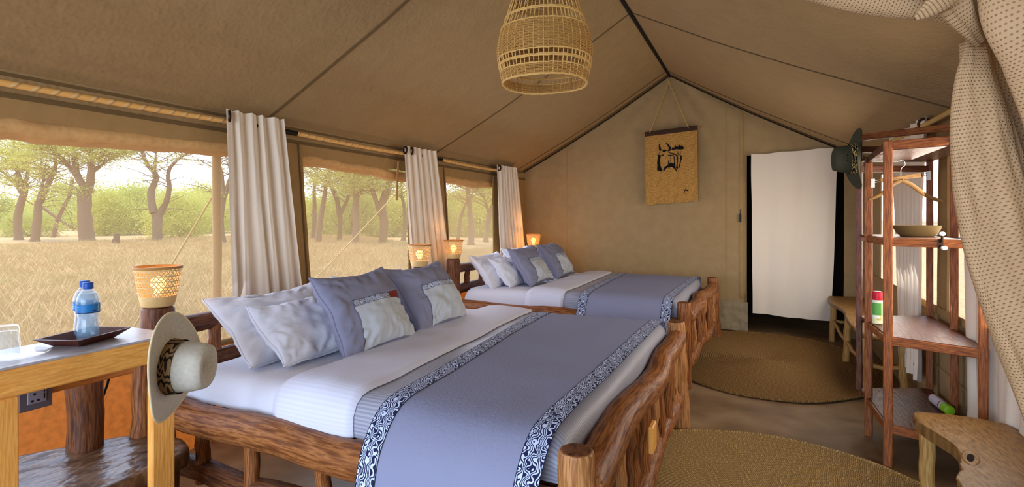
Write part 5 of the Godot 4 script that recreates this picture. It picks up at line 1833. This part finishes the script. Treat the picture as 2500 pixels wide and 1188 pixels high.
	# ---- benches
	bench("long low plank bench beside the back wall, behind the shelf", [Vector2(0.74, -7.06), Vector2(0.70, -6.6), Vector2(0.76, -6.1), Vector2(0.72, -5.5), Vector2(0.74, -4.90), Vector2(0.90, -4.84), Vector2(1.06, -4.90), Vector2(1.07, -5.6), Vector2(1.06, -6.4), Vector2(1.05, -7.06), Vector2(0.9, -7.09)], 0.50, [[0.78, -6.95, -0.02, 0], [0.80, -6.0, -0.03, 0.0], [0.78, -4.96, 0, 0], [1.02, -4.96, 0, 0], [1.02, -6.95, 0, 0]], [[V(0.77, 0.23, -6.95), V(0.78, 0.20, -6.0)], [V(0.78, 0.20, -6.0), V(0.78, 0.22, -4.96)], [V(0.78, 0.235, -4.96), V(1.02, 0.235, -4.96)], [V(0.78, 0.23, -6.95), V(1.02, 0.23, -6.95)]], 0.045, 4.0)
	var b2 := bench("thick live-edge plank bench with a knot hole in its edge, before the shelf", [Vector2(0.70, -3.20), Vector2(0.675, -3.05), Vector2(0.735, -2.85), Vector2(0.745, -2.72), Vector2(0.70, -2.55), Vector2(0.655, -2.40), Vector2(0.64, -2.15), Vector2(0.64, -1.85), Vector2(0.8, -1.80), Vector2(1.06, -1.85), Vector2(1.07, -2.4), Vector2(1.06, -3.10), Vector2(1.0, -3.21), Vector2(0.85, -3.23)], 0.45, [[0.735, -3.13, 0.0, 0.0], [1.02, -3.13, 0, 0], [0.735, -1.93, 0, 0], [1.02, -1.93, 0, 0]], [], 0.055, 8.0)
	var kn := MB.new()
	kn.lathe([Vector2(0.0001, -0.004), Vector2(0.55, -0.002), Vector2(0.85, 0.006), Vector2(1.15, 0.003), Vector2(1.3, -0.004)], 24, Transform3D(Basis(V(0.022, 0, 0.010), V(0, 1, 0), V(-0.02, 0, 0.07)), V(0.762, 0.451, -2.66) - b2.position))
	part("knot_rim", kn, M.bench_wood, b2)
	kn = MB.new()
	kn.lathe([Vector2(0.0001, 0.002), Vector2(0.6, 0.0015), Vector2(0.75, 0.0)], 20, Transform3D(Basis(V(0.015, 0, 0.006), V(0, 1, 0), V(-0.018, 0, 0.055)), V(0.762, 0.4528, -2.66) - b2.position))
	part("knot_hole", kn, M.crack, b2)
	# ---- rugs
	rug("round woven sisal rug in front of the curtained doorway", V(0.06, 0.001, -5.76), 0.98, 1.26, M.rug_dark, 0.012)
	rug("round woven sisal rug nearer the entrance, beside the first bed", V(0.06, 0.001, -2.60), 1.0, 1.14, M.rug, 0.006)

# ------------------------------------------------------------------ rods, curtains, basket lamp, wall mat, drape
func rod(label: String, a: Vector3, b: Vector3, m: Material, cap_a: bool, cap_b: bool) -> void:
	var t := thing("curtain_rod", label, "curtain rod", a)
	var mb := MB.new()
	var pts := []
	var rad := []
	for k in 13:
		pts.append((b - a) * (k / 12.0) + V(0, -0.012 * sin(PI * k / 12.0), 0))
		rad.append(0.0155 if m == M.rod else 0.018)
	mb.tube(pts, rad, 14)
	part("rod", mb, m, t)
	var dir := (b - a).normalized()
	for e in [[cap_a, Vector3.ZERO, -1.0], [cap_b, b - a, 1.0]]:
		if e[0]:
			var c := MB.new()
			c.tube([e[1] - dir * 0.05 * e[2], e[1] + dir * 0.06 * e[2]], [0.0185, 0.0185], 14)
			part("end_sleeve", c, M.black, t)
	var br := MB.new()
	for q in [0.06, 0.94]:
		var p: Vector3 = (b - a) * q
		br.tube([p, p + V(WL - a.x if a.x < 0 else WR - a.x, 0.03, 0)], [0.005, 0.005], 6)
	part("bracket", br, M.bronze, t)

func drape(mb: MB, secs: Array, squash: float, folds: float, depth: float, sd: float) -> void:
	var cs := []
	var ws := []
	for s in secs:
		cs.append(s[0])
		ws.append(s[1])
	cs = curve(cs, 8)
	ws = curve(ws, 8)
	var n := cs.size()
	var sides := 72
	var face := V(0.39, 0.10, 0.92).normalized()
	var p := PackedVector3Array()
	var t := PackedVector2Array()
	var along := 0.0
	for j in n:
		var d: Vector3 = ((cs[mini(j + 1, n - 1)] as Vector3) - cs[maxi(j - 1, 0)]).normalized()
		var across := face.cross(d).normalized()
		var out := d.cross(across).normalized()
		if j > 0:
			along += (cs[j] as Vector3).distance_to(cs[j - 1])
		for i in sides + 1:
			var g := TAU * (i % sides) / sides
			var w: float = ws[j]
			var f := depth * w * sin(cos(g) * folds + sd + along * 1.5) + 0.10 * w * n3(cos(g) * 1.5 + sd, along * 4.0, sin(g))
			p.append((cs[j] as Vector3) + across * cos(g) * w + out * (sin(g) * w * squash + f * (1.0 if sin(g) > 0 else 0.6)))
			t.append(Vector2(float(i) / sides * 4.2 * maxf(w, 0.03) if false else float(i) / sides * 0.34, along))
	mb.sheet(p, t, sides, n - 1, true, false)

func hangings() -> void:
	# rods along the window wall
	rod("striped curtain rod over the window beside the table", V(-2.99, 1.995, -0.45), V(-2.99, 2.0, -2.45), M.rod, false, true)
	rod("striped curtain rod over the middle window", V(-2.99, 1.998, -2.74), V(-2.99, 2.0, -4.38), M.rod, true, true)
	rod("striped curtain rod over the far window", V(-2.99, 2.0, -4.66), V(-2.99, 2.0, -6.45), M.rod, true, true)
	curtain("white_curtain", "white curtain drawn aside between the table and the pillows, first on the window wall", V(-2.96, 2.065, -2.205), V(-2.96, 2.075, -2.65), V(-2.93, 0.78, -2.225), V(-2.90, 0.78, -2.77), 5.0, 0.026, V(1, 0, 0), [0.06], 0.6, M.curtain_cloth)
	curtain("white_curtain", "white curtain drawn aside behind two basket lamps, second on the window wall", V(-2.96, 2.065, -4.01), V(-2.96, 2.075, -4.54), V(-2.93, 0.74, -4.13), V(-2.91, 0.74, -4.72), 6.0, 0.028, V(1, 0, 0), [0.04, 0.22], 2.1, M.curtain_cloth)
	curtain("white_curtain", "white curtain drawn aside next to the corner lamp, third on the window wall", V(-2.96, 2.065, -5.98), V(-2.96, 2.075, -6.55), V(-2.93, 0.70, -6.05), V(-2.91, 0.70, -6.74), 7.0, 0.028, V(1, 0, 0), [0.03], 4.0, M.curtain_cloth)
	# doorway
	curtain("door_curtain", "flat white curtain hanging in the doorway of the back wall", V(-0.085, 2.165, ZB + 0.075), V(0.835, 2.205, ZB + 0.075), V(-0.075, 0.245, ZB + 0.10), V(0.765, 0.205, ZB + 0.10), 2.6, 0.017, V(0, 0, 1), [], 1.2, M.curtain_cloth, 0.004)
	# other side
	rod("pale bamboo curtain rod on the wall behind the shelf", V(1.03, 2.02, -2.3), V(1.03, 2.045, -5.6), M.bamboo_rod, false, false)
	curtain("white_curtain", "white curtain at the window behind the shelf, hanging down to the low bench", V(1.04, 2.085, -5.55), V(1.04, 2.09, -4.45), V(1.03, 0.26, -5.12), V(1.0, 0.28, -4.46), 6.0, 0.022, V(-1, 0, 0), [0.96], 0.4, M.curtain_cloth, 0.012, 0.18)
	curtain("white_curtain", "long white curtain between the shelf and the woven drape", V(1.055, 2.12, -3.86), V(1.055, 2.10, -2.70), V(1.06, 0.22, -3.72), V(1.055, 0.22, -3.02), 3.0, 0.014, V(-1, 0, 0), [0.5], 1.9, M.curtain_cloth, 0.01)
	# pendant basket lamp
	var pc := V(RX, 2.115, -2.66)
	var t := thing("wicker_pendant", "bell-shaped open wicker pendant hanging from the ridge", "pendant lamp", pc)
	var prof := [Vector2(0.222, 0.0), Vector2(0.234, 0.05), Vector2(0.246, 0.11), Vector2(0.252, 0.165), Vector2(0.247, 0.22), Vector2(0.232, 0.275), Vector2(0.210, 0.33), Vector2(0.192, 0.385), Vector2(0.172, 0.45), Vector2(0.150, 0.53), Vector2(0.105, 0.60), Vector2(0.06, 0.66), Vector2(0.03, 0.70)]
	var rad_at := func(y: float) -> float:
		for i in prof.size() - 1:
			if y <= prof[i + 1].y:
				return lerpf(prof[i].x, prof[i + 1].x, smoothstep(0.0, 1.0, (y - prof[i].y) / (prof[i + 1].y - prof[i].y)) * 0.3 + 0.7 * (y - prof[i].y) / (prof[i + 1].y - prof[i].y))
		return prof[-1].x
	var ribs := 62
	for k in ribs:
		var a := TAU * k / ribs
		var pts := []
		var rr := []
		for i in 26:
			var y := 0.695 * i / 25.0
			var w := 0.004 * n3(y * 6.0, k * 3.1, 0.0)
			var r: float = rad_at.call(y) + (0.003 if (k % 2) == 0 else -0.001)
			pts.append(V(cos(a + w) * r, y, sin(a + w) * r))
			rr.append(0.0029)
		var rb := MB.new()
		rb.tube(pts, rr, 5)
		part("rib", rb, M.wicker, t)
	# woven bands: strands that pass over and under the ribs
	for bd in [[0.004, 0.048, 8, "lower_band"], [0.128, 0.272, 23, "middle_band"], [0.43, 0.66, 28, "upper_band"]]:
		var w := MB.new()
		for k in bd[2]:
			var y0 := lerpf(bd[0], bd[1], float(k) / (bd[2] - 1))
			var pts := []
			var rr := []
			for i in ribs * 2 + 1:
				var a := TAU * i / (ribs * 2.0)
				var y: float = y0 + 0.0022 * n3(a * 2.0, k * 2.3, 5.0)
				var r: float = rad_at.call(y) + 0.0036 * cos(PI * i + PI * k) * (1.0 if i % 2 == 0 else 0.0) + 0.001
				pts.append(V(cos(a) * r, y, sin(a) * r))
				rr.append(0.0034 * (1.0 + 0.25 * n3(a * 3.0, k * 1.7, 8.0)))
			w.tube(pts, rr, 4, false)
		part(bd[3], w, M.weave_strand, t)
	for q in [[0.0, 0.006], [0.054, 0.0042], [0.086, 0.0044], [0.093, 0.0036], [0.122, 0.0042], [0.278, 0.0045], [0.336, 0.0048], [0.344, 0.004]]:
		var pts := []
		var rr := []
		for i in 73:
			var a := TAU * i / 72.0
			var r: float = rad_at.call(q[0]) + 0.003
			pts.append(V(cos(a) * r, q[0] + 0.003 * sin(a * 3.0) + 0.0015 * sin(a * 26.0), sin(a) * r))
			rr.append(q[1])
		var g := MB.new()
		g.tube(pts, rr, 6, false)
		part("rim" if q[0] == 0.0 else "hoop", g, M.wicker, t)
	var fr := MB.new()
	for k in 4:
		var a := TAU * k / 4.0 + 0.4
		fr.tube([V(cos(a) * 0.212, 0.0, sin(a) * 0.212), V(cos(a) * 0.226, 0.2, sin(a) * 0.226), V(cos(a) * 0.16, 0.46, sin(a) * 0.16), V(0, 0.64, 0)], [0.0022, 0.0022, 0.0022, 0.0022], 5)
	part("wire_frame", fr, M.metal, t)
	var cd := MB.new()
	cd.tube([V(0, 0.60, 0), V(0, RY - 0.03 - pc.y, 0)], [0.006, 0.006], 8)
	part("cord", cd, M.twine, t)
	# wall mat with a printed head
	wall_mat()
	# khaki woven drape, knotted
	var d := thing("woven_drape", "thick khaki basket-weave drape knotted up at the entrance", "drape", V(0.45, 1.8, -1.5))
	var o := d.position
	for q in [
		["falling_cloth", [[V(0.450, 1.826, -1.531), 0.020], [V(0.450, 1.771, -1.531), 0.030], [V(0.446, 1.703, -1.518), 0.048], [V(0.451, 1.610, -1.510), 0.066], [V(0.463, 1.518, -1.515), 0.077], [V(0.481, 1.427, -1.523), 0.087], [V(0.517, 1.291, -1.540), 0.096], [V(0.575, 1.154, -1.567), 0.108], [V(0.624, 1.017, -1.590), 0.108], [V(0.661, 0.881, -1.607), 0.105], [V(0.70, 0.60, -1.62), 0.10], [V(0.72, 0.3, -1.63), 0.09]], 0.42, 5.0, 0.05, 0.7],
		["gathered_fold", [[V(0.455, 1.961, -1.423), 0.059], [V(0.469, 1.875, -1.408), 0.063], [V(0.487, 1.805, -1.405), 0.078], [V(0.532, 1.731, -1.426), 0.091], [V(0.583, 1.625, -1.460), 0.098], [V(0.628, 1.493, -1.503), 0.102], [V(0.667, 1.339, -1.543), 0.104], [V(0.691, 1.166, -1.554), 0.104]], 0.5, 4.0, 0.06, 2.2],
		["swag", [[V(-0.25, 2.16, -1.35), 0.11], [V(-0.10, 2.10, -1.39), 0.10], [V(0.027, 2.042, -1.423), 0.094], [V(0.133, 1.988, -1.462), 0.078], [V(0.221, 1.950, -1.491), 0.070], [V(0.304, 1.927, -1.508), 0.067], [V(0.376, 1.899, -1.519), 0.055], [V(0.420, 1.854, -1.517), 0.037], [V(0.448, 1.805, -1.508), 0.018]], 0.45, 5.0, 0.06, 4.0],
		["added_back_fold", [[V(0.47, 1.82, -1.60), 0.04], [V(0.50, 1.72, -1.60), 0.07], [V(0.55, 1.60, -1.60), 0.085], [V(0.60, 1.45, -1.61), 0.095], [V(0.66, 1.25, -1.63), 0.10], [V(0.72, 1.0, -1.66), 0.10], [V(0.76, 0.6, -1.68), 0.10]], 0.35, 4.0, 0.05, 3.0],  # added cloth behind the others, fills the shaded gap between them
		["knot", [[V(0.345, 2.00, -1.41), 0.055], [V(0.359, 1.937, -1.423), 0.053], [V(0.380, 1.862, -1.421), 0.045], [V(0.409, 1.818, -1.446), 0.030], [V(0.441, 1.785, -1.483), 0.016]], 0.5, 6.0, 0.08, 1.0],
		["knot_end", [[V(0.40, 1.92, -1.37), 0.032], [V(0.371, 1.884, -1.362), 0.027], [V(0.341, 1.846, -1.348), 0.023], [V(0.313, 1.821, -1.341), 0.014], [V(0.292, 1.807, -1.336), 0.003]], 0.35, 3.0, 0.05, 2.0]]:
		var secs := []
		for s in q[1]:
			secs.append([s[0] - o, s[1]])
		var mb := MB.new()
		drape(mb, secs, q[2], q[3], q[4], q[5])
		part(q[0], mb, M.khaki_weave, d)

func wall_mat() -> void:
	var a := V(-1.375, 2.515, ZB + 0.10)
	var b := V(-0.655, 2.562, ZB + 0.10)
	var t := thing("wall_mat", "woven sisal wall mat with the dark head of a wildebeest, hung from the ridge", "wall hanging", a.lerp(b, 0.5))
	var ex := (b - a).normalized()
	var ey := V(0.012, -1.0, 0).normalized()      # down the mat
	var ez := V(0, 0, 1)
	var o := a - t.position
	# the photograph's mat: u across from the bar's start (0..1 = 0.722 m), v down in the same unit
	var P := func(u: float, v: float, off: float) -> Vector3:
		return o + ex * (u * 0.722) + ey * (v * 0.722) + ez * (off + 0.012 * sin(v * 2.2) * v + 0.006 * nz.get_noise_3d(u * 3.0, v * 3.0, 0.0) * v)
	var mb := MB.new()
	for side in [0.0, -0.010]:
		mb.grid(20, 30, func(u: float, v: float) -> Vector3:
			var wob := 0.006 * nz.get_noise_3d(v * 9.0, u * 2.0, 1.0)
			return P.call(0.045 + 0.90 * u + wob * (u - 0.5) * 2.0, 0.05 + v * (1.275 + 0.01 * sin(u * 20.0)), side), 1, 1.45, false, side == 0.0)
	part("mat", mb, M.sisal_mat, t)
	var hd := MB.new()
	hd.grid(20, 3, func(u: float, v: float) -> Vector3: return P.call(0.045 + 0.90 * u, 0.0 + v * 0.085, 0.004 + 0.006 * sin(PI * v)), 1, 1, false, true)
	part("header_band", hd, M.header, t, "dark chequered band round the rod")
	var rd := MB.new()
	rd.tube([P.call(-0.01, 0.035, -0.004), P.call(1.01, 0.035, -0.004)], [0.011, 0.011], 10)
	part("rod", rd, M.bamboo_rim, t)
	var apex := V(-1.045, 3.16, ZB + 0.055) - t.position
	for u in [0.13, 0.80]:
		var s := MB.new()
		s.tube([P.call(u, 0.03, 0.006), apex], [0.0065, 0.0065], 6)
		part("cord", s, M.twine, t)
	var kn := MB.new()
	kn.ball(apex, V(0.014, 0.024, 0.012), 12)
	part("cord_knot", kn, M.twine, t)
	# printed strokes, traced as flat shapes in the mat's own units (x 0..1188, y 0..1188 -> u, v)
	var strokes := [
		[[385, 505], [365, 545], [360, 590], [372, 655], [400, 660], [415, 640], [395, 605], [383, 560], [388, 520]],
		[[475, 505], [520, 520], [560, 560], [590, 610], [590, 650], [545, 670], [515, 668], [545, 640], [540, 590], [515, 545]],
		[[428, 655], [455, 635], [500, 640], [530, 645], [490, 668], [455, 682], [432, 675]],
		[[585, 655], [600, 630], [610, 595], [640, 605], [655, 590], [655, 540], [672, 570], [690, 590], [712, 580], [740, 545], [748, 585], [775, 560], [790, 580], [812, 572], [805, 595], [826, 602], [800, 638], [740, 640], [690, 632], [640, 640]],
		[[385, 675], [365, 700], [358, 725], [368, 710], [390, 690]],
		[[350, 725], [392, 740], [400, 760], [388, 800], [382, 860], [390, 930], [405, 985], [425, 1010], [415, 1045], [385, 1048], [345, 1035], [325, 1010], [335, 940], [328, 880], [340, 800], [345, 750]],
		[[400, 738], [430, 728], [460, 735], [440, 752], [410, 750]],
		[[530, 685], [590, 695], [650, 712], [700, 750], [712, 800], [705, 860], [700, 930], [708, 985], [690, 1010], [672, 975], [685, 920], [694, 850], [690, 790], [672, 750], [640, 722], [580, 708], [545, 700]],
		[[525, 745], [545, 730], [600, 735], [650, 722], [645, 738], [600, 750], [550, 747], [535, 765]],
		[[572, 750], [584, 760], [588, 830], [584, 900], [600, 890], [625, 905], [640, 870], [636, 800], [625, 745], [640, 750], [652, 810], [656, 900], [665, 980], [690, 1040], [675, 1050], [650, 1000], [600, 965], [565, 960], [540, 1000], [535, 965], [500, 985], [470, 1020], [445, 1055], [440, 1010], [470, 960], [520, 930], [545, 895], [575, 885], [576, 820]],
		[[700, 668], [712, 690], [716, 750], [706, 745], [703, 705]],
		[[775, 670], [755, 700], [752, 730], [775, 765], [782, 800], [765, 850], [750, 910], [735, 975], [712, 1010], [722, 960], [740, 890], [752, 820], [750, 775], [738, 730], [745, 695]],
		[[540, 830], [550, 850], [545, 890], [522, 920], [530, 880]]]
	var pr := MB.new()
	var fr := Transform3D(Basis(ex, ey, ez), Vector3.ZERO)
	for s in strokes:
		var pl := PackedVector2Array()
		for q in s:
			pl.append(Vector2(q[0], q[1]))
		var tr := Geometry2D.triangulate_polygon(pl)
		for i in range(0, tr.size(), 3):
			var c := []
			for j in 3:
				var q := pl[tr[i + j]]
				c.append(P.call((q.x - 60.0) / 1050.0, (q.y - 320.0) / 1050.0 + 0.018 + (q.x - 60.0) / 1050.0 * 0.105, 0.0035))
			if (c[1] - c[0]).cross(c[2] - c[0]).z > 0.0:
				pr.tri3(c[0], c[1], c[2])
			else:
				pr.tri3(c[0], c[2], c[1])
	part("animal_print", pr, M.ink, t, "dark printed wildebeest head")
	var sg := MB.new()
	for q in [[[0.70, 1.17], [0.74, 1.09], [0.745, 1.10], [0.71, 1.18]], [[0.71, 1.12], [0.78, 1.125], [0.80, 1.115], [0.78, 1.135]], [[0.70, 1.15], [0.76, 1.18], [0.755, 1.19]]]:
		for i in range(1, q.size() - 1):
			sg.tri3(P.call(q[0][0], q[0][1], 0.003), P.call(q[i + 1][0], q[i + 1][1], 0.003), P.call(q[i][0], q[i][1], 0.003))
	part("small_mark", sg, M.ink, t)
